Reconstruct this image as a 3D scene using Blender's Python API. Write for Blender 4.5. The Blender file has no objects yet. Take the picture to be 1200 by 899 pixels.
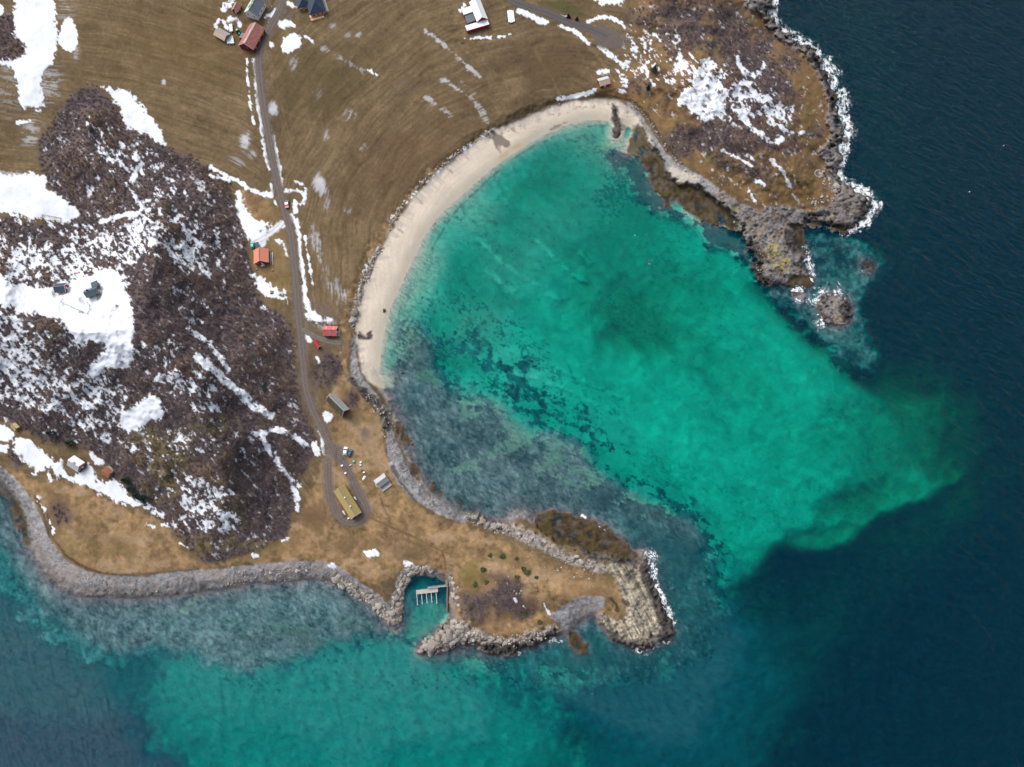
import bpy, bmesh, math, random
import numpy as np
from mathutils import Vector, Matrix
random.seed(7)
rng = np.random.default_rng(7)
R = math.radians
SC = bpy.context.scene
COL = SC.collection

# ------------------------------------------------------------------ camera, light, exposure
H, F, CU, CV = 346.0, 797.0, 600.0, 449.5           # flying height (m), lens, centre of the map sheet
TILT = math.radians(15.0)                           # the drone looks a little ahead of straight down
CT, ST = math.cos(TILT), math.sin(TILT)
S = 0.45                                            # metres per map unit, about the middle of the map
cam = bpy.data.cameras.new('camera')
cam.sensor_fit = 'HORIZONTAL'
cam.angle = 2 * math.atan(600 / F)
cam.clip_start, cam.clip_end = 1.0, 20000
camo = bpy.data.objects.new('camera', cam)
camo.location = (0, 0, H)
camo.rotation_euler = (TILT, 0, 0)
COL.objects.link(camo)
SC.camera = camo

SUN_EL, SUN_AZ = 48.0, 315.0                       # soft light from the upper left, through cloud
world = bpy.data.worlds.new('World')
SC.world = world
world.use_nodes = True
wn = world.node_tree
bg = wn.nodes['Background']
sky = wn.nodes.new('ShaderNodeTexSky')
sky.sky_type = 'NISHITA'
sky.sun_disc = False
sky.sun_elevation = R(SUN_EL)
sky.sun_rotation = R(SUN_AZ)
sky.air_density, sky.dust_density, sky.ozone_density = 1.0, 6.0, 1.0
hsv = wn.nodes.new('ShaderNodeHueSaturation')        # cloud whitens the sky
hsv.inputs['Saturation'].default_value = 0.5
wn.links.new(sky.outputs[0], hsv.inputs['Color'])
wn.links.new(hsv.outputs[0], bg.inputs[0])
bg.inputs[1].default_value = 0.15
sun = bpy.data.lights.new('sun', 'SUN')
sun.energy, sun.angle, sun.color = 0.72, R(28), (1.0, 0.985, 0.96)
suno = bpy.data.objects.new('sun', sun)
suno.rotation_euler = (R(90 - SUN_EL), 0, R(-SUN_AZ + 180))
COL.objects.link(suno)
SC.view_settings.view_transform = 'Standard'
SC.view_settings.look = 'None'
SC.view_settings.gamma = 1.0
SC.view_settings.use_curve_mapping = False
SC.view_settings.exposure = 0.32
SC.cycles.max_bounces = 6
SC.cycles.diffuse_bounces = 2
SC.cycles.transparent_max_bounces = 12
try:
    SC.cycles.use_denoising = True
except Exception:
    pass

# ------------------------------------------------------------------ noise and field helpers
K = 0.80
def lin(r, g, b, k=1.0):
    c = np.array([r, g, b], dtype=np.float64) / 255.0
    if k == K:
        c = c.mean() + (c - c.mean()) * .78                # field notes read a little too colourful
    c = np.where(c <= 0.04045, c / 12.92, ((c + 0.055) / 1.055) ** 2.4)
    return np.minimum(c * k, 0.9)

_tab = np.random.default_rng(99).random((256, 256)).astype(np.float32)
def vnoise(x, y, seed=0):
    x = np.asarray(x, np.float32) + seed * 17.31
    y = np.asarray(y, np.float32) + seed * 9.17
    xi, yi = np.floor(x), np.floor(y)
    fx, fy = x - xi, y - yi
    fx = fx * fx * fx * (fx * (fx * 6 - 15) + 10); fy = fy * fy * fy * (fy * (fy * 6 - 15) + 10)
    xi = xi.astype(np.int32) & 255; yi = yi.astype(np.int32) & 255
    x1 = (xi + 1) & 255; y1 = (yi + 1) & 255
    a = _tab[yi, xi]; b = _tab[yi, x1]; c = _tab[y1, xi]; d = _tab[y1, x1]
    return (a + (b - a) * fx) * (1 - fy) + (c + (d - c) * fx) * fy
def fbm(x, y, o=4, seed=0, g=0.5):
    t, amp, n = 0, 1.0, 0.0
    ca, sa = math.cos(0.6), math.sin(0.6)
    for k in range(o):
        t = t + amp * (vnoise(x, y, seed + k * 3) - 0.5)
        n += amp * amp
        amp *= g
        x, y = (x * ca - y * sa) * 2.03 + 5.2, (x * sa + y * ca) * 2.03 + 1.7
    return t / math.sqrt(n) / 0.24                     # about unit variance
def cdf(n):
    q = np.quantile(n[::7, ::7].ravel(), np.linspace(0, 1, 101))
    return np.interp(n, q, np.linspace(0, 1, 101)).astype(np.float32)
def sstep(a, b, x):
    t = np.clip((x - a) / (b - a), 0, 1)
    return t * t * (3 - 2 * t)

def W2(u, v, z=0.0):
    """map sheet -> metres on the ground at height z (the survey sheet is the oblique view, so it is unprojected)"""
    xc, yc = (u - CU) / F, -(v - CV) / F
    t = (H - z) / (CT - yc * ST)
    return xc * t, (yc * CT + ST) * t
def axis(lo, hi, far, far_lo=None):
    out = [float(x) for x in np.arange(lo, hi + 0.5, 1.0)]
    st, a, b = 1.25, lo, hi
    pre, post = [], []
    while b < hi + far:
        b += st; st *= 1.09; post.append(b)
    st = 1.25
    while a > lo - (far_lo or far):
        a -= st; st *= 1.09; pre.append(a)
    return np.array(pre[::-1] + out + post, dtype=np.float32)
US, VS = axis(-6, 1206, 2600), axis(-6, 905, 2600, 1150)
NU, NV = len(US), len(VS)
U, V = np.meshgrid(US, VS)

def win(pts, pad):
    p = np.asarray(pts, float)
    i0 = np.searchsorted(US, p[:, 0].min() - pad); i1 = np.searchsorted(US, p[:, 0].max() + pad)
    j0 = np.searchsorted(VS, p[:, 1].min() - pad); j1 = np.searchsorted(VS, p[:, 1].max() + pad)
    return (slice(max(j0, 0), max(j1, 1)), slice(max(i0, 0), max(i1, 1)))
def smooth_closed(pts, n=1):
    p = np.asarray(pts, np.float32)
    for _ in range(n):
        q = np.roll(p, -1, 0)
        p = np.stack([p * .75 + q * .25, p * .25 + q * .75], 1).reshape(-1, 2)
    return p
def sdf(pts, u, v, sm=1):
    """signed distance, positive inside"""
    p = smooth_closed(pts, sm)
    d2 = np.full(u.shape, 1e12, np.float32)
    ins = np.zeros(u.shape, bool)
    for (ax, ay), (bx, by) in zip(p, np.roll(p, -1, 0)):
        ex, ey = float(bx - ax), float(by - ay)
        wx, wy = u - ax, v - ay
        t = np.clip((wx * ex + wy * ey) / (ex * ex + ey * ey + 1e-9), 0, 1)
        dx, dy = wx - ex * t, wy - ey * t
        np.minimum(d2, dx * dx + dy * dy, out=d2)
        if abs(ey) > 1e-9:
            ins ^= ((v >= min(ay, by)) & (v < max(ay, by)) & (u < ax + (v - ay) * ex / ey))
    d = np.sqrt(d2)
    return np.where(ins, d, -d)
def pdist(pts, u, v):
    p = np.asarray(pts, np.float32)
    d2 = np.full(u.shape, 1e12, np.float32)
    for (ax, ay), (bx, by) in zip(p[:-1], p[1:]):
        ex, ey = float(bx - ax), float(by - ay)
        wx, wy = u - ax, v - ay
        t = np.clip((wx * ex + wy * ey) / (ex * ex + ey * ey + 1e-9), 0, 1)
        dx, dy = wx - ex * t, wy - ey * t
        np.minimum(d2, dx * dx + dy * dy, out=d2)
    return np.sqrt(d2)

N4 = fbm(U / 4.5, V / 4.5, 3, 1)
N9 = fbm(U / 10, V / 10, 4, 2)
N25 = fbm(U / 26, V / 26, 4, 3)
N70 = fbm(U / 75, V / 75, 4, 4)
NF = fbm(U / 1.9, V / 1.9, 2, 5)

def pw(pts, soft=2.0, w4=1.0, w9=1.0, w25=0.0, sm=1):
    """soft mask of a polygon with an uneven edge -> (window, weight)"""
    pad = soft + 3 * (w4 + w9 + w25) + 3
    s = win(pts, pad)
    d = sdf(pts, U[s], V[s], sm) + w4 * N4[s] + w9 * N9[s] + w25 * N25[s]
    return s, sstep(-soft, soft, d)
def lw(pts, width, soft=1.0, w4=0.5, w9=0.5):
    pad = width + soft + 3 * (w4 + w9) + 2
    s = win(pts, pad)
    d = width / 2 - pdist(pts, U[s], V[s]) + w4 * N4[s] + w9 * N9[s]
    return s, sstep(-soft, soft, d)
def ew(u, v, ru, rv, rot=0, hard=0.4):
    """soft ellipse -> (window, weight)"""
    m = max(ru, rv) * 1.4
    s = win([(u - m, v - m), (u + m, v + m)], 1)
    c, q = math.cos(R(rot)), math.sin(R(rot))
    x = ((U[s] - u) * c + (V[s] - v) * q) / ru
    y = (-(U[s] - u) * q + (V[s] - v) * c) / rv
    r = np.sqrt(x * x + y * y) + 0.10 * N9[s] + 0.08 * N25[s]
    return s, 1 - sstep(hard, 1.25, r)
def over(A, sw, val, k=1.0):
    s, w = sw
    w = w * k
    if A.ndim == 3:
        A[s] += w[..., None] * (np.asarray(val) - A[s])
    else:
        A[s] += w * (val - A[s])
# ------------------------------------------------------------------ the map: coast, zones (map units; 1 unit = 0.45 m)
LAND = [(903,-60),(904,0),(907,10),(902,17),(905,25),(912,35),(925,43),(940,50),(950,57),(956,65),(962,73),(970,83),(973,95),(978,105),(980,118),
 (983,130),(984,142),(989,150),(989,160),(986,172),(980,177),(986,183),(985,193),(978,198),(980,205),(986,213),(993,219),(1003,224),(1015,229),
 (1021,238),(1020,246),(1012,256),(1004,264),(997,272),(985,271),(975,266),(965,263),(955,262),(948,260),(944,266),(943,280),(941,290),(944,297),
 (941,308),(946,318),(953,328),(950,336),(935,339),(925,336),(915,333),(902,337),(893,333),(886,321),(882,305),(881,293),(873,280),(863,271),
 (852,266),(838,263),(824,259),(810,250),(800,243),(790,232),(786,240),(779,242),(777,230),(766,221),(762,208),(757,196),(752,184),(744,176),
 (736,181),(735,174),(738,164),(741,152),(736,146),(731,152),(727,162),(720,162),(718,152),(716,142),(700,140),(680,142),(660,147),(640,156),
 (615,170),(600,180),(580,194),(560,211),(545,225),(528,239),(510,257),(497,276),(487,297),(477,318),(467,338),(459,356),(453,376),(449,395),
 (446,415),(444,435),(448,450),(457,461),(465,480),(473,500),(480,525),(488,547),(501,565),(516,583),(534,597),(547,601),(556,599),(564,606),
 (580,610),(594,607),(603,598),(620,599),(626,606),(632,600),(652,599),(680,606),(700,610),(722,626),(742,645),(756,643),(762,652),(764,672),
 (768,690),(777,708),(786,728),(791,741),(784,749),(772,754),(760,760),(745,761),(725,757),(712,744),(701,731),(694,722),(684,728),(672,736),
 (680,747),(688,763),(680,767),(668,757),(662,742),(652,746),(640,753),(625,757),(612,762),(598,767),(584,769),(570,766),(560,759),(550,757),
 (540,758),(520,763),(500,769),(490,768),(487,760),(495,750),(510,740),(520,731),(527,722),(524,712),(524,681),(516,680),(508,676),(490,675),
 (479,680),(473,690),(470,705),(471,725),(470,736),(463,740),(455,735),(447,725),(440,715),(425,703),(410,693),(395,686),(380,681),(360,680),
 (340,682),(320,684),(300,684),(285,687),(270,691),(250,693),(225,696),(200,699),(175,701),(150,702),(125,701),(105,701),(87,698),(62,686),
 (45,667),(32,640),(25,615),(18,592),(8,575),(-10,560),(-120,500),(-400,430),(-2700,300),(-2700,-2700),(700,-2700),(880,-300)]
ISLETS = [[(960,352),(968,344),(980,342),(992,348),(998,360),(997,374),(988,384),(974,383),(963,376),(958,364)],
          [(1010,308),(1017,304),(1025,308),(1026,316),(1019,320),(1011,317)],
          [(930,341),(940,339),(945,346),(940,354),(932,352)],
          [(744,657),(760,653),(766,662),(758,670),(748,668)]]
HILL = [(-2700,60),(-40,262),(0,250),(30,258),(70,262),(88,253),(78,240),(60,225),(50,205),(45,185),(47,162),(60,145),(75,125),(90,105),(110,100),
 (122,107),(140,128),(145,148),(165,152),(193,171),(215,180),(240,192),(255,205),(268,214),(274,228),(278,250),(288,275),(292,290),(295,310),
 (298,325),(304,345),(313,362),(332,366),(342,385),(346,420),(348,450),(353,475),(366,500),(373,515),(366,540),(350,560),(345,590),(340,615),
 (330,632),(300,646),(270,655),(240,660),(225,646),(205,622),(185,602),(160,586),(140,560),(125,545),(108,527),(85,522),(55,518),(30,508),(15,495),
 (-60,470),(-300,420),(-2700,250)]
HILL_NW = [(-60,-60),(0,15),(14,15),(20,45),(33,55),(28,72),(0,72),(-60,80)]
HEAD = [(728,-80),(735,20),(752,45),(748,70),(735,95),(738,112),(755,130),(772,150),(792,180),(818,205),(850,228),(880,246),(900,252),(930,255),
 (960,250),(1000,240),(990,215),(975,195),(982,160),(970,120),(962,95),(945,70),(920,50),(898,30),(893,-80)]
SAND = [(418,388),(413,372),(421,352),(429,332),(436,315),(449,287),(462,264),(479,241),(500,213),(523,192),(550,171),(576,153),(606,142),(634,130),
 (660,121),(690,116),(716,115),(731,120),(743,130),(754,148),(766,167),(770,180),(757,184),(735,180),(700,170),(640,180),(560,240),(500,300),(478,360),
 (468,420),(462,455),(452,456),(441,454),(430,446),(424,434),(421,418),(419,406),(415,398)]
SAND2 = [(785,193),(797,199),(812,204),(822,211),(812,215),(792,214),(783,207)]
PEBBLE = [[(733,117),(745,126),(757,142),(767,158),(778,176),(790,189),(803,196),(818,204),(832,214),(845,226),(838,232),(820,222),(800,214),(784,209),(776,196),(766,180),(752,157),(740,137)],
 [(411,400),(415,390),(420,396),(417,412),(419,430),(425,444),(436,455),(446,470),(456,482),(458,500),(466,520),(476,545),(490,566),(505,583),(530,596),(545,600),(549,614),(530,610),(508,600),(490,590),(475,577),(462,560),(456,543),(452,525),(452,506),(448,490),(438,476),(425,462),(412,446),(410,425)],
 [(0,545),(12,556),(28,572),(38,588),(50,610),(57,630),(70,650),(88,664),(110,672),(135,675),(165,674),(195,670),(225,667),(250,668),(280,663),(310,661),(345,657),(372,657),(390,661),(405,668),(420,680),(440,695),(455,708),(462,690),(466,672),(478,664),(495,664),(510,668),(512,679),(490,680),(478,690),(474,720),(470,745),(455,740),(430,712),(395,692),(350,686),(280,698),(180,708),(90,706),(55,690),(30,650),(10,590),(-12,570),(-60,520)],
 [(645,722),(655,712),(668,704),(682,698),(698,697),(709,700),(711,710),(700,718),(690,728),(676,740),(664,738),(652,730)]]
ROCK = [[(900,-60),(893,-5),(870,2),(875,10),(893,14),(897,28),(910,42),(930,55),(945,66),(955,82),(962,95),(968,112),(972,128),(965,140),(975,152),(975,165),(962,173),(958,180),(968,190),(975,202),(985,216),(975,232),(985,240),(1000,232),(1030,228),(1030,250),(1000,280),(940,268),(950,255),(938,250),(960,245),(1010,225),(1000,215),(995,150),(985,100),(960,50),(915,15)],
 [(838,215),(850,226),(866,236),(880,242),(892,250),(897,243),(915,240),(935,246),(955,250),(975,242),(995,238),(1010,250),(1000,275),(960,268),(948,262),(950,300),(960,330),(940,345),(900,345),(880,325),(870,285),(850,270),(830,262),(838,240)],
 [(712,664),(722,658),(735,662),(748,668),(756,685),(764,705),(772,720),(778,735),(765,750),(748,753),(728,748),(712,738),(702,728),(705,718),(715,724),(730,728),(736,716),(730,700),(722,682)],
 [(486,768),(492,752),(508,740),(522,730),(530,724),(545,727),(556,735),(575,746),(600,748),(622,742),(640,735),(652,730),(660,742),(640,756),(600,772),(560,765),(530,765)],
 [(543,602),(556,596),(570,606),(585,612),(605,612),(622,622),(640,632),(660,645),(680,655),(705,660),(718,668),(708,672),(690,668),(660,658),(635,645),(610,634),(585,624),(560,612)]]
DARKROCK = [[(886,2),(900,5),(905,12),(893,12)],
 [(878,280),(890,288),(896,300),(893,320),(905,330),(930,334),(950,330),(945,342),(905,344),(885,335),(878,310)],
 [(918,268),(930,272),(940,285),(936,300),(926,295),(918,280)],
 [(942,255),(960,258),(985,262),(1000,262),(1012,250),(1005,240),(1018,232),(1028,240),(1020,256),(1000,275),(970,268),(945,264)],
 [(756,648),(764,660),(768,690),(782,715),(794,742),(785,754),(770,752),(776,738),(768,715),(758,690),(750,668)],
 [(566,755),(580,752),(600,753),(620,748),(640,742),(655,738),(650,748),(620,760),(590,768),(568,764)],
 [(675,635),(690,645),(712,652),(735,650),(752,655),(748,664),(725,660),(700,658),(680,650)],
 [(715,744),(730,750),(750,754),(768,752),(762,763),(740,764),(720,757)],
 [(408,436),(420,448),(436,463),(450,478),(456,492),(455,506),(449,505),(449,490),(438,476),(424,462),(410,450)],
 [(424,391),(430,394),(434,388),(437,392),(435,398),(428,401),(421,398),(417,392)],
 [(950,60),(958,70),(970,88),(976,105),(980,125),(976,132),(972,112),(964,92),(955,76)],
 [(717,122),(722,124),(727,136),(730,148),(727,160),(720,162),(717,150),(718,138)],
 [(1009,306),(1018,303),(1027,308),(1026,318),(1018,322),(1010,318)],
 [(984,362),(992,350),(999,362),(997,376),(989,378)]]
KELP = [[(741,150),(747,143),(754,152),(758,164),(768,172),(776,186),(778,198),(786,208),(797,216),(812,216),(830,225),(842,238),(856,248),(866,262),(862,272),(838,264),(815,254),(800,244),(790,234),(785,242),(778,242),(775,228),(764,219),(758,200),(750,184),(737,182),(734,176)],
 [(626,602),(640,600),(655,598),(682,607),(702,612),(724,628),(744,646),(752,656),(738,656),(720,650),(700,650),(676,642),(655,636),(640,625),(628,614)],
 [(930,262),(942,266),(946,280),(942,294),(934,288),(930,275)],
 [(940,258),(958,262),(975,265),(992,268),(985,274),(960,268),(944,266)],
 [(664,738),(672,738),(684,752),(690,764),(680,768),(668,758)],
 [(924,328),(936,322),(946,324),(953,332),(946,338),(932,338)],
 [(-14,552),(12,572),(27,598),(34,622),(36,636),(27,636),(19,614),(4,590),(-16,574)],
 [(466,497),(474,502),(482,520),(478,522),(470,512)],
 [(505,562),(515,565),(522,580),(512,582),(503,572)],[(482,545),(490,548),(492,560),(484,558)],[(530,578),(545,583),(550,593),(538,594)]]
ORANGE = [[(8,546),(40,566),(65,563),(100,570),(120,582),(150,596),(190,612),(212,640),(232,660),(255,664),(240,669),(200,670),(160,675),(130,675),(105,672),(82,660),(66,642),(55,612),(40,588),(20,563)],
 [(404,352),(418,322),(436,283),(452,258),(500,204),(580,149),(582,156),(500,216),(450,288),(415,380),(400,395),(400,370)],
 [(392,405),(402,372),(412,395),(412,440),(432,470),(445,490),(452,515),(456,545),(475,580),(505,602),(550,618),(600,640),(650,660),(700,674),(735,690),(735,718),(705,732),(665,722),(640,735),(600,748),(560,748),(530,738),(526,665),(470,665),(440,690),(400,672),(350,662),(300,658),(245,664),(300,648),(335,630),(352,600),(372,565),(384,522),(395,500),(380,480),(395,450)],
 [(276,222),(310,232),(328,255),(335,290),(342,350),(335,352),(300,320),(295,290),(310,265),(290,250)],
 [(642,118),(700,104),(722,112),(760,125),(790,165),(830,205),(870,232),(930,250),(900,220),(850,200),(800,150),(765,95),(745,80),(730,100)],
 [(895,30),(925,52),(950,72),(962,95),(970,125),(962,150),(972,165),(955,178),(930,165),(945,130),(930,90),(905,60)],
 [(925,180),(955,178),(975,205),(985,225),(965,245),(935,248),(895,248),(900,230),(915,205)]]
# ------------------------------------------------------------------ heights
land = sdf(LAND, U, V, 1)
rockw = np.zeros_like(U)
for p in ROCK + DARKROCK + [ISLETS[0], ISLETS[3]]:
    over(rockw, pw(p, 2.5, .8, .8), 1.0)
sandw = np.zeros_like(U)
for p in (SAND, SAND2):
    over(sandw, pw(p, 2.2, .4, .5), 1.0)
kelpw = np.zeros_like(U)
for p in KELP:
    over(kelpw, pw(p, 2.5, 1.2, 1.2), 1.0)
pebw = np.zeros_like(U)
for p in PEBBLE:
    over(pebw, pw(p, 1.2, .5, .3), 1.0)
pebw = np.maximum(pebw, sstep(11, 6, land + N9) * (1 - sandw) * (1 - kelpw) * (1 - rockw))
for p in ISLETS:
    s = win(p, 60)
    land[s] = np.maximum(land[s], sdf(p, U[s], V[s], 1))
land = land + np.where(np.abs(land) < 40, (rockw * 2.0 * N4 + rockw * 1.3 * N9 + (1 - sandw) * 0.5 * N4 + .25 * N9 * (1 - rockw)), 0)
hill_sd = sdf(HILL, U, V, 1)
head_sd = sdf(HEAD, U, V, 1)
hb = 5.5 + 4.0 * sstep(250, -50, V) + 0.5 * N70
hb += 36 * sstep(-5, 170, hill_sd) + sstep(0, 30, hill_sd) * (.9 * N25 + .25 * N9)
hb += 14 * sstep(-10, 85, head_sd) + sstep(0, 25, head_sd) * (.9 * N25 + .3 * N9)
hb += sstep(4, 30, sdf([(540,650),(600,655),(700,685),(700,715),(640,725),(560,735),(530,700)], U, V)) * 3.0
for k, t in enumerate(ISLETS):
    over(hb, ew(sum(p[0] for p in t) / len(t), sum(p[1] for p in t) / len(t), 30, 30), (1.6, 1.0, .8, .7)[k])
over(hb, ew(912, 303, 16, 24, -20), 7.5)
over(hb, pw([(876,268),(900,258),(935,262),(950,300),(955,340),(890,340)], 6), 3.2, .6)
tau = np.full_like(U, 16.0)
over(tau, pw([(400,400),(440,260),(580,140),(720,100),(760,150),(740,190),(480,460)], 10), 48.0)
tau = tau - 8 * rockw
zl = hb * (1 - np.exp(-np.maximum(land, 0) / tau))
zl = zl + rockw * sstep(0, 5, land) * (np.abs(N4) * -.40 + .35 + .45 * N9 * sstep(2, 12, land) + .22 * NF)
zl = zl + pebw * sstep(0, 6, land) * (.08 * NF + .06 * N4)
kflat = kelpw * (land > -6)
zl = zl * (1 - kflat) + kflat * (.22 + .22 * N9 + .16 * N4 + .012 * np.clip(land, 0, 20))

# ------------------------------------------------------------------ depth of the sea
D = np.full_like(U, 60.0)
over(D, ew(1040, 540, 190, 170, 20, .35), 22.0, .9)
over(D, pw([(985,-60),(1080,0),(1085,120),(1100,230),(1080,300),(1100,420),(1040,300),(1020,250),(985,130),(900,0),(900,-60)], 50, 2, 3, 6), 21, .85)
# lagoon sand flats and the sediment plume running out of the bay
over(D, pw([(720,120),(890,318),(906,352),(942,386),(985,432),(1020,457),(1050,472),(1066,476),(1092,468),(1120,480),(1131,500),(1136,540),(1121,571),
  (1086,592),(1042,602),(1016,622),(1002,640),(962,652),(926,646),(906,641),(895,672),(872,692),(850,692),(838,672),(780,600),(440,640),(380,380),(600,100)], 4.5, 1.2, 2, 1.5), 4.6)
over(D, pw([(840,660),(900,700),(1010,690),(1000,800),(900,940),(680,940),(700,860)], 60, 2, 5, 8), 10.0, .88)
over(D, pw([(960,690),(1010,700),(1050,640),(1130,580),(1150,620),(1080,690),(1000,760),(900,860),(880,899),(860,899),(900,800)], 55, 3, 6, 10), 17.0, .85)
for (u, v, a, b, r, d, k) in [(1085,505,75,75,20,15.0,.95),(1128,520,34,64,0,24.0,.85),(1020,520,70,50,20,8.6,.8),(960,540,60,40,20,6.,.7),(950,635,60,16,-10,12.0,.7),(1010,590,60,22,-15,14.0,.8),
  (745,375,85,48,25,11.5,.95),(800,345,60,40,20,8.5,.7),(690,330,60,30,30,6.4,.6),(860,440,80,30,30,6.8,.6),(900,500,80,40,25,6.0,.5),(770,460,120,35,20,4.2,.5),(830,540,110,40,30,3.9,.7),(650,260,110,45,-20,1.75,.85),(600,320,70,60,0,1.7,.85),(560,380,60,50,0,1.3,.85),
  (720,200,70,40,20,1.6,.8),(700,170,60,22,10,1.2,.8),(560,260,60,35,-40,1.2,.85),(500,330,34,70,25,.8,.9),(480,400,30,60,0,.7,.9),(600,430,90,36,20,1.6,.8),(560,480,70,40,20,.9,.8),(720,500,70,28,25,2.4,.6),(880,640,30,40,0,4.6,.5),(830,250,70,25,35,4.0,.5),
  (985,625,36,14,-25,12.0,.8),(880,660,36,26,0,8.0,.6)]:
    over(D, ew(u, v, a, b, r, .3), d, k)
# southern shallows
over(D, pw([(-60,560),(-40,640),(20,720),(70,760),(130,776),(200,757),(285,792),(330,800),(620,815),(655,838),(680,865),(705,920),(640,980),(420,990),(290,930),(190,880),(120,820),(60,790),(-60,780)], 26, 2, 3, 6), 13.0)
over(D, pw([(-300,400),(0,520),(60,640),(500,660),(560,740),(700,780),(740,850),(640,850),(500,800),(320,830),(240,950),(-300,1300)], 25, 2, 3, 4), 1.5)
over(D, pw([(-300,640),(20,700),(90,770),(170,850),(260,1000),(-300,1300)], 40, 2, 3, 4), .95)
over(D, pw([(118,782),(160,766),(200,757),(220,762),(245,772),(268,787),(300,791),(325,781),(345,771),(370,766),(392,754),(420,745),(450,745),(480,742),(500,768),(530,776),(580,801),(622,816),(650,836),(668,850),(640,880),(560,960),(320,960),(230,900),(150,830)], 12, 1, 2, 3), 2.0)
for (u, v, a, b, r, d, k) in [(300,890,150,50,10,3.6,.7),(540,905,160,40,0,4.2,.8),(230,790,90,22,15,1.7,.7),(450,790,110,26,8,1.6,.8),(620,860,60,40,40,4.0,.7)]:
    over(D, ew(u, v, a, b, r, .3), d, k)
over(D, pw([(40,590),(-60,470),(-60,600),(0,640),(40,710),(90,745),(140,770),(200,757),(285,790),(325,783),(392,752),(450,745),(478,738),(470,680),(300,660),(60,660)], 9, 1, 2, 2), .5)
over(D, pw([(476,676),(526,676),(526,724),(505,742),(488,755),(474,740)], 3), 1.5)
# stony shelf of the SW bay and round the peninsula
W1 = [(452,440),(466,412),(468,388),(482,384),(498,390),(516,402),(512,428),(532,450),(562,468),(592,474),(604,492),(640,502),(688,514),(702,542),(742,570),
      (782,586),(802,601),(827,614),(836,645),(836,668),(846,694),(850,720),(838,748),(806,776),(760,792),(700,796),(640,800),(592,790),(540,776),(500,772),(560,730),(700,690),(600,660),(500,630),(440,570),(425,480)]
over(D, pw(W1, 8, 1.5, 3, 3), .55)
over(D, pw([(560,770),(700,760),(800,720),(850,650),(890,690),(930,760),(900,960),(660,960),(650,850)], 45, 2, 4, 6), 3.4, .92)
over(D, pw([(700,600),(820,640),(870,720),(880,770),(850,830),(820,890),(740,880),(650,820),(600,780),(700,760),(790,750),(780,680),(720,620)], 22, 2, 4), 1.15, .9)
over(D, pw([(470,540),(560,600),(640,590),(700,570),(560,500),(470,470)], 14, 2, 4), .45)
W3 = [(880,318),(905,352),(945,388),(988,430),(1010,440),(1030,432),(1032,412),(1016,392),(1006,352),(1040,318),(1030,296),(1008,284),(985,276),(940,264),(900,300)]
over(D, pw(W3, 8, 1.5, 3, 3), 1.1)
over(D, ew(985, 410, 30, 22, 40), 2.0)
over(D, ew(1000, 320, 45, 35, 0), 1.6, .6)
over(D, pw([(870,330),(905,360),(950,402),(1000,445),(1040,470),(1080,470),(1040,440),(990,430),(930,385),(900,350)], 8, 1, 2), 19.0, .9)
W4 = [(732,170),(745,178),(760,205),(778,232),(800,244),(830,258),(862,272),(880,295),(884,322),(862,300),(838,290),(820,272),(800,262),(775,248),(760,245),(742,225),(735,205),(722,200),(708,185),(712,175)]
over(D, pw(W4, 6, 1, 2), 1.0)
def blur(A, n):
    k = np.hanning(2 * n + 3)[1:-1]; k /= k.sum()
    for ax in (0, 1):
        B = np.pad(A, [(n, n) if a == ax else (0, 0) for a in (0, 1)], 'edge'); out_ = np.zeros_like(A)
        for i, w in enumerate(k):
            out_ += w * (B[i:i + A.shape[0]] if ax == 0 else B[:, i:i + A.shape[1]])
        A = out_
    return A
D = .65 * blur(blur(D, 11), 11) + .35 * D
D = blur(D, 4)
over(D, pw(W3, 9, 1.5, 3, 3), 1.25)
over(D, pw(W4, 7, 1, 2), 1.0)
D = blur(D, 2)
taus = np.full_like(U, 9.0)
over(taus, pw([(400,400),(440,260),(580,140),(720,100),(760,190),(560,340),(480,470)], 10), 26.0)
depth = D * (1 - np.exp(-(np.maximum(-land, 0) / taus) ** np.where(taus > 16, 1.5, 1.0)))
Z = np.where(land > 0, zl, -depth)
Z = Z + np.where((land < 0), np.clip(-land / 10, 0, 1) * np.minimum(depth, 3) * .06 * N9, 0)
Z = np.where((land <= 0) & (kelpw > .5) & (land > -6), zl, Z)

# ------------------------------------------------------------------ ground colours (real surface colours; light comes from the lamps)
C = np.empty(U.shape + (3,), np.float64)
C[:] = lin(120, 99, 69, K)
rho = np.hypot(U - 650, V - 330); ang = np.arctan2(V - 330, U - 650)
rho = rho + .7 * N25 + 2.5 * N70
st1 = .75 * fbm(rho / 2.2, ang * 9, 3, 11) + .35 * fbm(rho / 8, ang * 5, 3, 12)
tt = .7 * N25 + 2 * N70 + V - .12 * U - .0011 * np.where(U > 120, (U - 120) ** 2, 0)
st2 = .75 * fbm(tt / 2.1, U / 40, 3, 13) + .3 * fbm(tt / 8, U / 70, 3, 14)
lft = sstep(312, 304, U)
stripe = st1 * (1 - lft) + st2 * lft
C *= (1 + .115 * stripe + .06 * N25 + .04 * N9 + .05 * N4 + .05 * NF)[..., None]
over(C, ew(230, 60, 120, 60, 0, .2), lin(116, 92, 52, K), .5)
over(C, ew(380, 95, 70, 50, 0, .2), lin(96, 82, 50, K), .55)
over(C, ew(480, 190, 110, 60, -40, .2), lin(112, 84, 60, K), .5)
over(C, ew(640, 75, 60, 35, -10, .3), lin(97, 78, 54, K), .7)
over(C, ew(640, 75, 30, 15, -10, .3), lin(118, 92, 60, K), .5)
over(C, ew(375, 370, 28, 20, 0, .3), lin(120, 106, 92, K), .8)
over(C, pw([(622,0),(670,0),(690,22),(672,20),(640,8)], 3), lin(92, 88, 52, K), .9)
C *= (1 + .05 * stripe * (N9 > -.2))[..., None]
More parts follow.
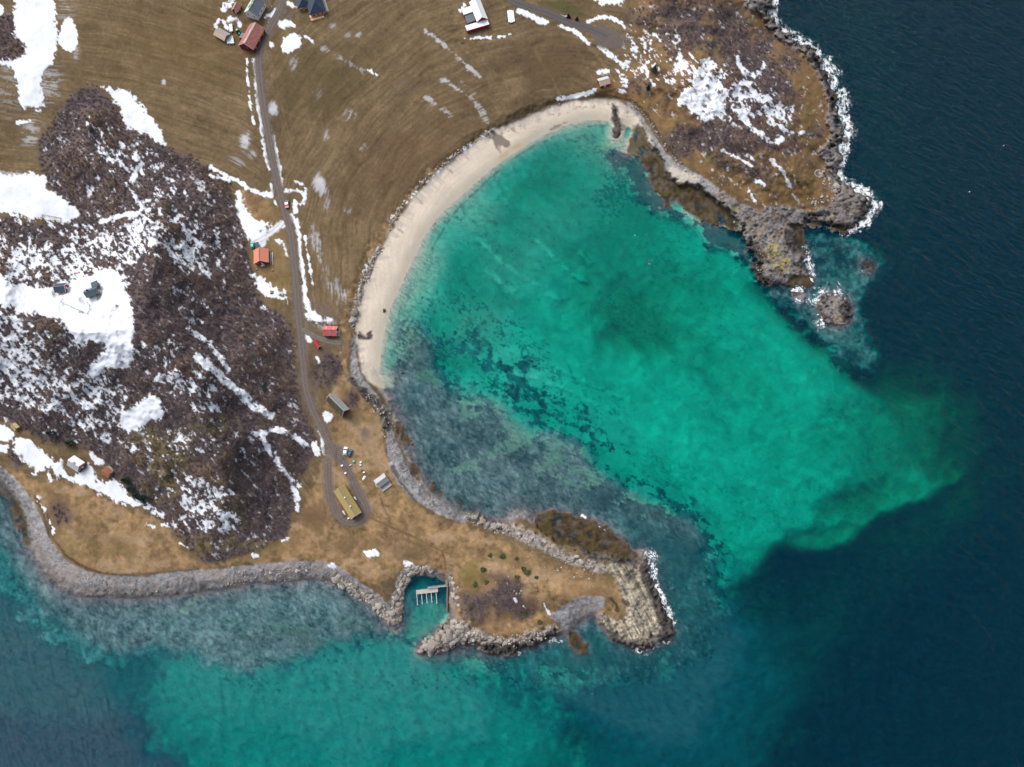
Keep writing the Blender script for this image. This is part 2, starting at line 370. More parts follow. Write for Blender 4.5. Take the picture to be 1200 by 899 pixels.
for l, wd in (([(628,60),(636,78),(648,92),(655,112)], 2.2), ([(312,60),(322,110),(338,170),(352,210)], 1.6), ([(316,60),(326,110),(342,170),(356,210)], 1.6), ([(330,130),(380,150),(440,110),(480,40)], 1.3), ([(120,60),(200,66),(290,60)], 1.3), ([(545,60),(600,100),(622,112)], 1.3), ([(90,130),(150,96),(250,110),(284,150)], 1.3)):
    over(C, lw(l, wd, 1.2, .4, .6), lin(142, 116, 84, K), .4)
for p in ORANGE:
    over(C, pw(p, 3.5, 1.4, 1.8), lin(156, 122, 80, K), .95)
og = np.zeros_like(U)
for p in ORANGE:
    over(og, pw(p, 3.5, 1.4, 1.8), 1.0)
C *= (1 + og * (.13 * N9 + .13 * N4 + .10 * N25 + .09 * NF))[..., None]
hue1 = fbm(U / 17, V / 17, 4, 81, .6); hue2 = fbm(U / 22, V / 14, 4, 82, .6)
C += (og * .55 * sstep(.3, 1.6, hue1))[..., None] * (lin(124, 108, 66, K) - C)
C += (og * .55 * sstep(.3, 1.6, hue2))[..., None] * (lin(182, 150, 116, K) - C)
C += (og * .4 * sstep(.6, 1.7, -hue2 - .3 * hue1))[..., None] * (lin(112, 90, 72, K) - C)
for (u, v, a, b, r, c, k) in [(70,600,22,26,20,(112,88,66),.8),(95,625,14,10,0,(118,95,68),.6),(135,640,30,14,0,(134,108,66),.6),(330,632,25,12,0,(138,110,72),.6),(372,604,18,22,0,(122,94,66),.7),(400,640,26,12,0,(126,100,70),.7),(480,648,26,12,0,(112,90,66),.7),
   (440,640,50,8,10,(130,102,70),.5),(430,600,14,10,0,(132,104,74),.5),(360,455,16,40,10,(104,84,72),.7),(388,432,16,24,0,(98,80,68),.8),(410,465,16,18,30,(104,76,56),.8),(378,415,14,12,0,(112,94,80),.7),(428,508,6,10,10,(120,108,98),.7),(405,515,14,12,0,(144,118,78),.6),(415,490,14,10,0,(122,102,74),.7),
   (590,690,34,20,50,(96,78,66),.85),(560,705,24,26,0,(98,80,68),.85),(575,690,10,12,0,(154,118,82),.9),(610,708,30,16,20,(92,72,62),.85),(555,680,14,20,0,(118,98,50),.7),(550,665,14,14,0,(124,108,54),.6),(575,725,30,10,0,(112,84,64),.5),(600,655,30,10,0,(124,108,66),.5),(730,680,18,14,20,(140,116,60),.6),(680,690,30,14,0,(160,122,82),.6)]:
    over(C, ew(u, v, a, b, r, .3), lin(*c, K), k)
over(C, ew(318, 300, 30, 62, 0, .6), lin(132, 108, 66, K), .7)
hw = sstep(-3, 5, head_sd + 1.5 * N9 + N4)
C += (hw * .85)[..., None] * (lin(128, 96, 64, K) * (1 + .16 * N9 + .12 * N25 + .10 * N4)[..., None] - C)
for p in ORANGE[4:]:
    over(C, pw(p, 7, 1.4, 2.5, 3), lin(146, 110, 66, K) * 1.0, .75)
C += (hw * .5 * sstep(.2, 1.5, hue1))[..., None] * (lin(118, 104, 64, K) - C)
C += (hw * .5 * sstep(.2, 1.5, -hue1 - .4 * hue2))[..., None] * (lin(96, 78, 68, K) - C)
# dark scrub
scrub = np.zeros_like(U)
hm = sstep(-3, 4, hill_sd + 1.2 * N9 + 1.2 * N4)
scrub = np.maximum(scrub, hm)
over(scrub, pw(HILL_NW, 3), 1.0)
for (u, v, a, b, r, k) in [(885,88,58,52,20,1),(835,35,50,26,0,.9),(920,140,26,20,30,.6),(850,165,50,18,10,.95),(800,165,22,22,0,.8),(900,160,40,18,10,.7),(790,45,20,35,0,.7),(760,18,30,16,0,.5),(745,100,20,14,0,.6),(845,190,20,10,30,.6),(880,200,30,12,20,.55),(955,155,14,10,0,.7),(815,10,50,14,0,.5),
   (865,120,60,26,0,.8),(590,700,16,26,45,.8),(560,712,22,18,0,.75),(612,716,22,9,10,.7),(390,428,12,16,0,.8),(378,440,12,18,0,.6),(412,468,12,12,0,.6),(70,602,14,16,20,.35),(20,535,12,16,0,.8),(1,300,10,10,0,0)]:
    over(scrub, ew(u, v, a, b, r, .45), 1.0, k)
for (u, v, a, b, r, k) in [(832,25,12,8,0,1),(830,45,10,5,0,.9),(950,120,14,30,0,.8),(930,150,10,8,0,.9),(905,145,14,7,0,.7)]:
    over(scrub, ew(u, v, a, b, r, .45), 0.0, k)
sc_c = lin(100, 86, 88, K) * (1 + .12 * N9 + .10 * N4 + .12 * N25 + .05 * NF)[..., None]
sc_c = sc_c + (np.clip(.35 * N25 + .25 * N9, 0, 1))[..., None] * (lin(116, 94, 76, K) - sc_c)
C += (scrub * .92)[..., None] * (sc_c - C)
moss = np.zeros_like(U)
for (u, v, a, b, r, k) in [(170,520,26,30,0,.9),(200,540,35,40,20,.8),(250,500,30,20,0,.7),(240,640,40,16,0,.95),(275,610,30,40,0,.7),(150,300,7,5,0,.9),(190,570,30,25,0,.8),(300,640,30,12,0,.7),(260,560,20,25,0,.6),(830,185,10,14,0,.8),(838,212,10,6,0,.9),(545,672,8,10,0,.9),(625,690,10,5,40,.8)]:
    over(moss, ew(u, v, a, b, r, .2), 1.0, k)
moss = moss * sstep(-1.2, .6, N9 + .5 * N4)
C += (moss * .85)[..., None] * (lin(112, 100, 56, K) * (1 + .15 * N4)[..., None] - C)
crag = np.zeros_like(U)
for (u, v, a, b, r, k) in [(163,522,5,8,20,1),(176,545,6,10,-20,1),(190,555,6,8,20,.9),(900,205,10,3,20,.6),(962,196,14,5,0,.8),(950,188,8,5,0,.7),(985,230,10,10,0,.8),(975,222,8,6,0,.6),(940,200,5,4,0,.7)]:
    over(crag, ew(u, v, a, b, r, .3), 1.0, k)
crag *= sstep(-.3, .6, N4 + .4 * N9)
C += (crag * .85)[..., None] * (lin(150, 138, 118, K) - C)
# shore materials
beach_c = lin(219, 203, 182, K) * 1.12 * (1 + .035 * fbm(rho / 2.2, ang * 12, 3, 21) + .04 * N25 + .02 * NF)[..., None]
wet = sstep(18, 2, land)
beach_c = beach_c + (wet * .65)[..., None] * (lin(186, 180, 160, K) - beach_c)
upper = sstep(9, 1, sdf(SAND, U, V) + 2 * N9 + 4 * fbm(ang * 60, rho / 30, 3, 22)) * (land > 14)
beach_c = beach_c + (upper * .55)[..., None] * (lin(184, 176, 170, K) - beach_c)
sand_a = sandw.copy()
peb_c = lin(142, 141, 144, K) * (1 + .12 * NF + .10 * N4 + .08 * N9)[..., None]
south = sstep(620, 650, V)
peb_c = peb_c + (south * sstep(-.5, 1.2, N9) * .6)[..., None] * (lin(150, 136, 126, K) - peb_c)
peb_c = peb_c * (1 + .14 * sstep(13, 19, land + .8 * N4) - .10 * sstep(4, 10, land) * sstep(16, 11, land))[..., None]
peb_c = peb_c + (.35 * sstep(.4, 1.4, fbm(U / 12, V / 5, 3, 91)) * sstep(16, 9, land))[..., None] * (lin(150, 132, 120, K) - peb_c)
pebwet = sstep(9, 1, land + N4) * (land > -2)
peb_c = peb_c * (1 - .40 * pebwet)[..., None]
C += pebw[..., None] * (peb_c - C)
C += sand_a[..., None] * (beach_c - C)
gold = np.zeros_like(U)
over(gold, ew(605, 172, 12, 4, -25), 1.0); over(gold, ew(590, 182, 10, 4, -30), .8)
C += (gold * .6)[..., None] * (lin(208, 172, 112, K) - C)
stain = np.zeros_like(U)
over(stain, pw([(577,153),(581,155),(590,160),(597,166),(599,171),(592,173),(587,170),(586,177),(582,174),(577,164)], 1.2, .5, .3), 1.0)
for l in ([(577,158),(572,165)],[(585,172),(586,178)],[(510,205),(520,214)],[(523,196),(530,202)],[(488,232),(494,238)],[(466,268),(472,272)],[(540,182),(549,186)],[(598,151),(607,156)]):
    over(stain, lw(l, 1.6, 1.2), .6)
C += (stain * .85)[..., None] * (lin(122, 108, 98, K) - C)
# wrack lines on the upper beach
wr = sstep(1.4, .3, np.abs(sdf(SAND, U, V) - 7 - 2.0 * N9)) * (N4 > .3) * (land > 10) * (U > 560)
C += (wr * .5)[..., None] * (lin(120, 98, 84, K) - C)
bank = np.zeros_like(U)
for l in ([(412,446),(408,430),(410,415),(414,402)],[(460,548),(466,560),(476,574),(488,588)],[(55,600),(62,630),(78,652),(100,666),(125,673)],[(125,672),(160,675),(190,671),(232,667)],[(40,580),(50,600),(58,628)],[(738,117),(752,127),(764,143),(776,165),(796,188)],[(640,122),(662,116),(690,113)],[(690,114),(716,112),(735,117)],[(700,667),(712,670)]):
    over(bank, lw(l, 2.6, 1.4, .8, .6), 1.0)
C += (bank * .75)[..., None] * (lin(70, 55, 50, K) - C)
ca, sa = math.cos(R(62)), math.sin(R(62))
lam = fbm((-U * sa + V * ca) / 2.0, (U * ca + V * sa) / 16, 3, 31)
rk = lin(166, 156, 148, K) * (1 + .16 * N4 + .12 * N9 + .10 * NF)[..., None]
tip = np.zeros_like(U); over(tip, pw(ROCK[2], 4), 1.0)
rk = rk + tip[..., None] * (lin(172, 162, 140, K) * (1 + .34 * lam + .08 * N4)[..., None] - rk)
spur = sstep(835, 850, U)
rk = rk + (spur * .85)[..., None] * (lin(128, 124, 124, K) * (1 + .18 * N4 + .14 * N9 + .08 * NF)[..., None] - rk)
rk = rk + (sstep(.4, 1.6, N9 + .6 * N4) * .5)[..., None] * (lin(96, 88, 84, K) - rk)
och = sstep(.5, 1.5, fbm(U / 7, V / 7, 3, 33)) * sstep(3, 10, land) * (1 - tip * .7)
rk = rk + (och * .45)[..., None] * (lin(166, 130, 84, K) - rk)
rwet = sstep(7, 2.0, land + 1.5 * N4) * sstep(-4, -1, land)
rk = rk + (rwet * .75)[..., None] * (lin(62, 54, 50, K) - rk)
C += rockw[..., None] * (rk - C)
lich = np.zeros_like(U)
over(lich, pw([(898,288),(908,286),(916,296),(926,306),(925,316),(914,318),(905,310),(899,300)], 2.5, 1, 1), 1.0)
over(lich, ew(861, 245, 5, 3, 10), .8)
over(lich, pw([(945,240),(970,248),(985,250),(965,256),(950,254)], 5, 1.5, 1.5), .35)
C += (lich * sstep(-1.3, .3, N4) * .85)[..., None] * (lin(158, 146, 84, K) * (1 + .15 * N4)[..., None] - C)
dk = np.zeros_like(U)
for p in DARKROCK:
    over(dk, pw(p, 2.2, 1.2, 1.0), 1.0)
for l in ([(716,702),(722,708),(724,716)],[(730,704),(735,708)],[(925,262),(932,268)]):
    over(dk, lw(l, 5, 1.2), 1.0)
C += (dk * .85)[..., None] * (lin(66, 60, 60, K) * (1 + .25 * N4 + .1 * NF)[..., None] - C)
kelp_c = lin(84, 70, 46, K) * (1 + .22 * N4 + .15 * N9)[..., None]
kelp_c = kelp_c + (sstep(0, 1.2, N9) * .5)[..., None] * (lin(96, 82, 36, K) - kelp_c)
kelp_c = kelp_c + (sstep(.2, 1.2, fbm(U / 6, V / 6, 3, 35)) * .6)[..., None] * (lin(112, 100, 94, K) - kelp_c)
kelp_c = kelp_c * .80
C += (kelpw * .92)[..., None] * (kelp_c - C)

# ------------------------------------------------------------------ sea bed colours, with a surface reflection painted in at lower left
sea = sstep(1.0, -2.5, land) * (1 - kelpw * .9)
sb = np.empty_like(C)
sb[:] = lin(208, 200, 176, K) * 1.06 * (1 + .05 * N25 + .03 * N9 + .02 * N4)[..., None]
over(sb, pw([(400,440),(430,300),(560,150),(740,120),(790,230),(760,330),(650,300),(560,420),(470,480)], 40, 2, 4, 8), lin(202, 190, 158, K) * .72)
over(sb, pw([(440,440),(450,360),(500,270),(580,200),(640,170),(600,220),(540,290),(510,360),(520,420),(470,460)], 18, 2, 4, 4), lin(212, 200, 172, K) * .86)
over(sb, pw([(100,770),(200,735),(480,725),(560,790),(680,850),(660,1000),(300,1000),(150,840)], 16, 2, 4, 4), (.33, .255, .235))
over(sb, pw([(-300,500),(0,600),(40,720),(130,790),(190,840),(290,1000),(-300,1300)], 35, 2, 5, 8), (.17, .062, .088))  # bed tone here stands in for sky reflected off the water
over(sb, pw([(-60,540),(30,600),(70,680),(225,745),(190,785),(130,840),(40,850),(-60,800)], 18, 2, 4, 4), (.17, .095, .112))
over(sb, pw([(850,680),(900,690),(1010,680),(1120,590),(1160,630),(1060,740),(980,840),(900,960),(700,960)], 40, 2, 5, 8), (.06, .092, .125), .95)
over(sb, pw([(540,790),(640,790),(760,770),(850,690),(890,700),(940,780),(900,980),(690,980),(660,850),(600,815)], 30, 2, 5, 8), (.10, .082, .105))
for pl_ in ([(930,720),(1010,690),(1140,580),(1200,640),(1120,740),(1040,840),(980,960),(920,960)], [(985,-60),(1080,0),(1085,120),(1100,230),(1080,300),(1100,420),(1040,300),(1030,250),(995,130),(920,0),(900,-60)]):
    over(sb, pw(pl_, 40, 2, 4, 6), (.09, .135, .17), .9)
stony = np.zeros_like(U)
for p, s_, k in ((W1, 28, 1.15), (W3, 14, 1.15), (W4, 12, .95)):
    over(stony, pw(p, s_, 2, 3.0, 3), k)
over(stony, pw([(-60,500),(40,575),(60,650),(250,660),(470,680),(478,738),(450,746),(392,754),(325,784),(285,790),(255,776),(200,757),(130,775),(70,750),(10,700),(-60,660)], 16, 2, 3, 3), 1.2)
over(stony, pw([(472,676),(526,676),(526,700),(520,728),(498,752),(482,766),(470,745),(480,732),(490,715),(480,700)], 3, 1, 1), .85)
over(stony, pw([(486,712),(500,704),(514,708),(512,722),(500,736),(488,746),(478,750),(482,735)], 3, .8, .8), 0.0, .9)
over(stony, pw([(985,-60),(1010,60),(1020,200),(1060,240),(1030,290),(940,270),(900,0),(900,-60)], 8, 2, 3), .7)
PATCH = [(560,540,35,7,-25,.45),(600,520,40,8,-30,.5),(640,545,30,8,-20,.5),(555,440,40,22,20,.55),(535,425,20,12,0,.5),(610,505,26,12,40,.6),(690,530,20,10,30,.5),(680,560,26,12,10,.4),(650,530,12,16,0,.5),(725,545,25,10,30,.4),
  (188,724,9,5,-10,.8),(235,700,30,6,-45,.6),(215,715,30,8,-40,.5),(165,750,25,10,-20,.7),(255,688,12,5,0,.4),(325,735,16,7,15,.75),(345,742,24,8,20,.7),(368,750,18,10,20,.6),(325,688,8,3,0,.5),(20,640,20,10,40,.5),(60,720,40,12,40,.3),(720,620,30,12,45,.35)]
for (u, v, a, b, r, d_, k) in ((620,485,150,48,38,.66,.95),(540,440,70,50,30,.72,.9),(560,545,60,22,-20,.82,.8),(300,745,80,26,10,.7,.8),(380,740,60,26,0,.62,.9),(790,720,60,60,0,.85,.6)):
    over(stony, ew(u, v, a, b, r, .35), d_, k)
for (u, v, a, b, r, k) in PATCH:
    if k:
        s, w = ew(u, v, a, b, r, .25)
        stony[s] -= .8 * k * w
sn_ = cdf(.7 * fbm((U * .9 + V * .4) / 22, (V * .9 - U * .4) / 9, 5, 71, .68) + .6 * fbm(U / 6, V / 6, 4, 72, .68))
stony = np.clip(.96 * sstep(-.10, .12, stony - .08 - .9 * sn_), 0, 1)
weed = np.zeros_like(U)
WEED = [(490,400,22,26,30,.55),(505,360,26,30,30,.25),(478,345,5,30,15,.75),(470,365,4,16,20,.6),(545,350,40,30,30,.28),(590,385,40,22,20,.42),(560,395,34,20,10,.45),(515,420,40,24,20,.5),(620,400,30,12,10,.3),(640,430,40,20,20,.22),(600,450,50,20,10,.4),(690,470,50,22,25,.25),(660,440,50,5,30,.5),(720,480,40,5,20,.45),
  (720,225,26,30,30,.62),(735,205,22,20,20,.6),(715,248,16,14,20,.45),(690,150,20,4,5,.6),(700,180,30,14,0,.28),(650,168,30,14,0,.3),(690,160,14,8,0,.4),(575,212,8,7,0,.6),(540,255,6,6,0,.35),(800,280,50,20,30,.3),(815,300,30,14,40,.2),(780,310,60,30,20,.22),(740,370,70,35,25,.3),(830,380,80,40,20,.10),
  (860,470,70,30,30,.10),(1000,490,50,26,20,.22),(790,555,50,22,35,.45),(775,545,30,14,30,.4),(815,580,30,16,30,.6),(830,600,26,16,20,.7),(900,590,70,18,20,.28),(960,570,60,20,20,.18),(940,610,60,16,5,.3),(990,600,40,14,-10,.25),(880,610,40,14,20,.35),(1060,530,60,50,0,.12),(885,665,26,18,30,.4),(860,640,20,30,0,.25),
  (490,715,8,8,0,.5),(498,722,8,3,10,.5),(420,745,14,8,-30,.6),(440,735,12,10,-40,.6),(300,800,60,14,10,.18),(380,780,40,20,0,.15),(480,800,40,20,0,.1),(530,800,60,20,0,.15),(330,745,26,14,0,.15),(655,850,30,14,40,.35)]
for (u, v, a, b, r, k) in WEED:
    over(weed, ew(u, v, a, b, r, .2), k, .9)
weed = np.maximum(weed, .022)
c2, s2 = math.cos(R(35)), math.sin(R(35))
wn1 = cdf(fbm((U * c2 + V * s2) / 7, (-U * s2 + V * c2) / 3.4, 4, 41, .7) + .8 * fbm(U / 2.6, V / 2.6, 2, 42))
wm = sstep(-.11, .11, weed - wn1)
grey = np.array([.150, .120, .126]) * (1 + .16 * N9 + .20 * N4 + .10 * N25 + .08 * NF)[..., None]
swl = sstep(700, 640, U) * sstep(430, 470, V)
rip = fbm((U * math.cos(R(22)) - V * math.sin(R(22))) / 3.0, (U * math.sin(R(22)) + V * math.cos(R(22))) / 15, 3, 43)
grey = grey * (1 + (.17 - .10 * sstep(640, 660, V) * sstep(500, 460, U)) * rip)[..., None]
dkst = sstep(.1, 1.4, fbm(U / 14, V / 14, 4, 44, .6)) * .55
east = sstep(690, 760, U)
grey = grey * (1 + .42 * sstep(430, 380, U) * sstep(600, 650, V))[..., None]
grey = grey * (1 - .30 * east * (1 - .3 * dkst) - dkst * .5)[..., None]
over(grey, pw(W3, 10, 2, 3), (.098, .086, .090), .95)
for (u, v, a, b, r) in ((1000, 330, 30, 16, 20), (960, 410, 26, 10, 45), (1015, 345, 16, 22, 0), (985, 388, 30, 14, 20)):
    over(grey, ew(u, v, a, b, r, .2), (.17, .15, .14), .6)
over(grey, pw(W4, 6, 2, 3), (.085, .078, .078), .8)
for (u, v, a, b, r) in ((788, 690, 26, 60, -15), (770, 770, 40, 16, -10), (700, 772, 60, 12, 5), (806, 650, 24, 26, 0)):
    over(grey, ew(u, v, a, b, r, .25), np.array([.066, .058, .062]), .75)
for (u, v, a, b, r, c, k) in [(700,578,22,16,20,(88,80,84),.8),(712,588,12,10,30,(70,62,66),.8),(815,650,20,24,20,(70,78,84),.7),(790,640,26,16,0,(84,90,96),.6),(820,735,20,20,0,(78,84,90),.4),(690,800,20,40,0,(120,116,114),.4),(665,775,26,10,0,(128,112,106),.6),(605,775,12,8,0,(136,118,110),.6),(700,760,20,14,0,(100,104,106),.5),(1000,418,16,14,40,(58,56,60),.9),(985,395,26,18,30,(120,110,106),.6),(980,300,30,18,0,(60,66,66),.7),(700,235,8,12,40,(90,96,96),.5),(975,380,24,10,0,(70,70,70),.6)]:
    over(grey, ew(u, v, a, b, r, .3), lin(*c, K) * .8, k)
sb += stony[..., None] * (grey - sb)
sb += (wm * (1 - stony * .6) * (.70 - .42 * sstep(2.0, 5.0, D)))[..., None] * (lin(92, 98, 92, K) * (1 + .15 * N4)[..., None] - sb)
bars = np.zeros_like(U)
for l in ([(575,295),(590,308),(608,322),(632,335),(657,352)],[(650,302),(664,314),(680,325),(692,334)],[(630,282),(640,292),(648,300)],[(680,298),(690,308)],[(565,315),(585,328),(600,342)],[(560,280),(574,292)],[(620,440),(660,455),(700,475)],[(640,425),(690,450),(740,470)]):
    over(bars, lw(l, 4.0, 3.2, .8, 1.0), 1.0, .65)
Z = Z + np.where(land < -8, bars * np.minimum(depth * .38, 2.0), 0)
w1s = np.zeros_like(U)
over(w1s, pw(W1, 30, 2, 3, 3), 1.0)
for p in ([(60,660),(300,690),(470,690),(470,740),(390,750),(320,780),(200,750),(60,740)],):
    over(w1s, pw(p, 16, 2, 3, 3), 1.0)
sb *= (1 - .56 * w1s * (1 - stony))[..., None]
w3s = np.zeros_like(U); over(w3s, pw(W3, 12, 2, 3.5, 3), 1.0)
reef = np.array([.105, .082, .084]) * (1 + .32 * N4 + .30 * N9 + .15 * NF)[..., None]
for (u, v, a, b, r) in ((1000, 330, 34, 16, 20), (960, 412, 30, 12, 45), (1020, 345, 14, 22, 0), (978, 364, 40, 36, 0), (985, 392, 30, 14, 20), (1003, 420, 30, 24, 40)):
    over(reef, ew(u, v, a, b, r, .2), np.array([.25, .195, .18]) * (1 + .2 * 0), .55)
over(reef, ew(1000, 418, 14, 10, 30, .3), (.03, .028, .03), .9)
reef = np.clip(reef * (1 + .25 * N4)[..., None], .02, .4)
sb += (w3s * .95)[..., None] * (reef - sb)
over(sb, pw([(472,674),(526,674),(526,708),(514,706),(502,702),(490,710),(484,728),(478,746),(466,742)], 3, 1, 1), np.array([.11, .088, .10]), .85)
over(sb, pw([(504,676),(526,678),(526,718),(514,716),(510,700),(500,690)], 3, .6, .6), (.05, .05, .075), .8)
over(sb, pw([(486,708),(516,704),(526,720),(505,742),(484,752),(476,742)], 4, 1, 1), lin(190, 180, 160, K) * .62, .9)
nearw = sstep(-22, -1, land) * sandw
sb = sb + nearw[..., None] * (lin(200, 190, 168, K) - sb)
band = fbm((U * .80 + V * .60 + 14 * N70) / 55, (-U * .60 + V * .80 + 9 * N70 + 2 * N25) / 14, 4, 95, .6)
sb *= (1 + .075 * band * sstep(760, 700, V) * (1 - stony) * (1 - w1s) * sstep(-20, -60, land))[..., None]
sb += (bars * .75)[..., None] * (lin(214, 204, 176, K) * 1.1 - sb)
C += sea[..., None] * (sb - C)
line = np.zeros_like(U)
over(line, lw([(668,152),(650,160),(628,170),(606,183),(588,197),(570,213),(553,229),(536,246),(522,264),(508,288),(498,310)], 1.4, 1.0, .5, .6), 1.0)
over(line, lw([(690,148),(700,147),(710,148)], 2.4, 1.0, 1, .6), 1.0)
over(line, lw([(646,152),(655,147),(664,144)], 1.6, .8, .8, .6), 1.0)
over(line, lw([(462,448),(470,425)], 1.0, .8), .3)
C += (line * .55)[..., None] * (lin(84, 80, 70, K) - C)

# ------------------------------------------------------------------ dirt, tracks, yards
dirt = np.zeros_like(U)
ROADS = {'main': [(335,-8),(331,0),(328,10),(322,22),(316,33),(310,43),(305,55),(303,66),(303.5,84),(306,107),(311,140),(317,173),(321,195),(325,215),(330,234),(336,257),(342,280),(345,312),(347.5,340),(350,375),(352.5,395),(355.5,428),(358,455),(366,480),(377,502),(385,520),(391,533),(399,540),(405,547),(411,557),(416,568),(421,578),(428,592),(430,600),(424,609),(412,614),(402,611),(394,602),(388,588),(385,572),(384,556),(384,542),(385,524)],
  'top': [(570,-14),(590,-6),(605,3),(622,9),(642,15),(662,24),(682,31),(700,37),(714,44)],
  'drive': [(351,386),(360,388),(368,394),(378,398),(390,401),(401,402)],
  'yard': [(330,12),(338,17),(346,20),(354,20)], 'farm': [(300,21),(312,22),(320,20)]}
over(dirt, lw(ROADS['main'], 12, 2.5, .8, .8), .8)
over(dirt, lw(ROADS['drive'], 8, 2, .8, .8), .8)
over(dirt, pw([(384,520),(396,520),(407,532),(408,545),(398,542),(388,530)], 2), 1.0)
over(dirt, pw([(412,566),(420,572),(434,596),(434,604),(424,612),(415,590),(408,570)], 2), 1.0)
over(dirt, pw([(326,0),(333,0),(334,10),(345,16),(352,19),(345,22),(330,20),(318,28)], 2), .9)
over(dirt, ew(712, 44, 21, 13, 25, .8), .8)
C += (dirt * .9)[..., None] * (lin(112, 102, 96, K) * (1 + .08 * N4 + .06 * NF)[..., None] - C)
over(C, lw([(690,56),(700,65),(708,76),(714,88),(720,98),(725,110)], 4, 1.5), lin(140, 112, 78, K), .7)
for l, wd in (([(432,606),(445,612),(458,618),(482,628),(505,640),(518,646),(521,655),(522,668)], 1.8), ([(446,584),(452,600),(458,612)], 1.4), ([(430,580),(440,573)], 1.0)):
    over(C, lw(l, wd, .8, .3, .3), lin(104, 82, 62, K), .75)
over(C, lw([(524,670),(526,690),(530,712),(540,730)], 5, 2), lin(160, 134, 110, K), .6)

# ------------------------------------------------------------------ snow cover
SN = np.zeros_like(U)
hd = sstep(0, 6, hill_sd)
SN += hd * .035 + sstep(2, 10, head_sd) * .02
for (u, v, a, b, r, d) in [(55,308,80,26,10,.62),(12,318,34,22,0,.68),(25,268,50,15,14,.14),(95,275,26,12,15,.2),(135,288,48,34,0,.48),(180,272,40,30,30,.5),(226,292,38,32,50,.40),(120,190,20,24,0,.26),(160,188,36,16,35,.32),(110,150,30,16,0,.12),(200,232,26,20,0,.22),(120,225,28,22,0,.08),(240,240,20,30,0,.06),
   (25,398,48,24,20,.48),(75,400,20,16,0,.10),(45,452,72,36,30,.5),(18,428,30,22,45,.62),(115,468,50,30,20,.46),(215,442,36,26,30,.46),(190,525,50,26,0,.13),(237,588,34,36,20,.55),(262,610,20,14,0,.5),(220,610,16,14,0,.4),(190,350,40,40,0,.04),(255,345,30,40,0,.06),(300,420,40,40,0,.05),(240,480,20,12,0,.25),(190,410,30,16,0,.2),(15,485,40,10,0,.08),(75,505,50,12,20,.10),(100,500,40,16,20,.3),(310,580,20,40,0,.06),(270,530,30,16,0,.15),(200,575,16,30,30,.12),
   (815,84,46,17,0,.58),(868,116,40,24,10,.6),(905,130,28,15,20,.52),(755,62,28,30,0,.30),(775,80,22,20,0,.30),(735,85,18,18,0,.25),(790,45,16,10,0,.08),(740,45,14,10,0,.25)]:
    over(SN, ew(u, v, a, b, r, .45), d, 1.0)
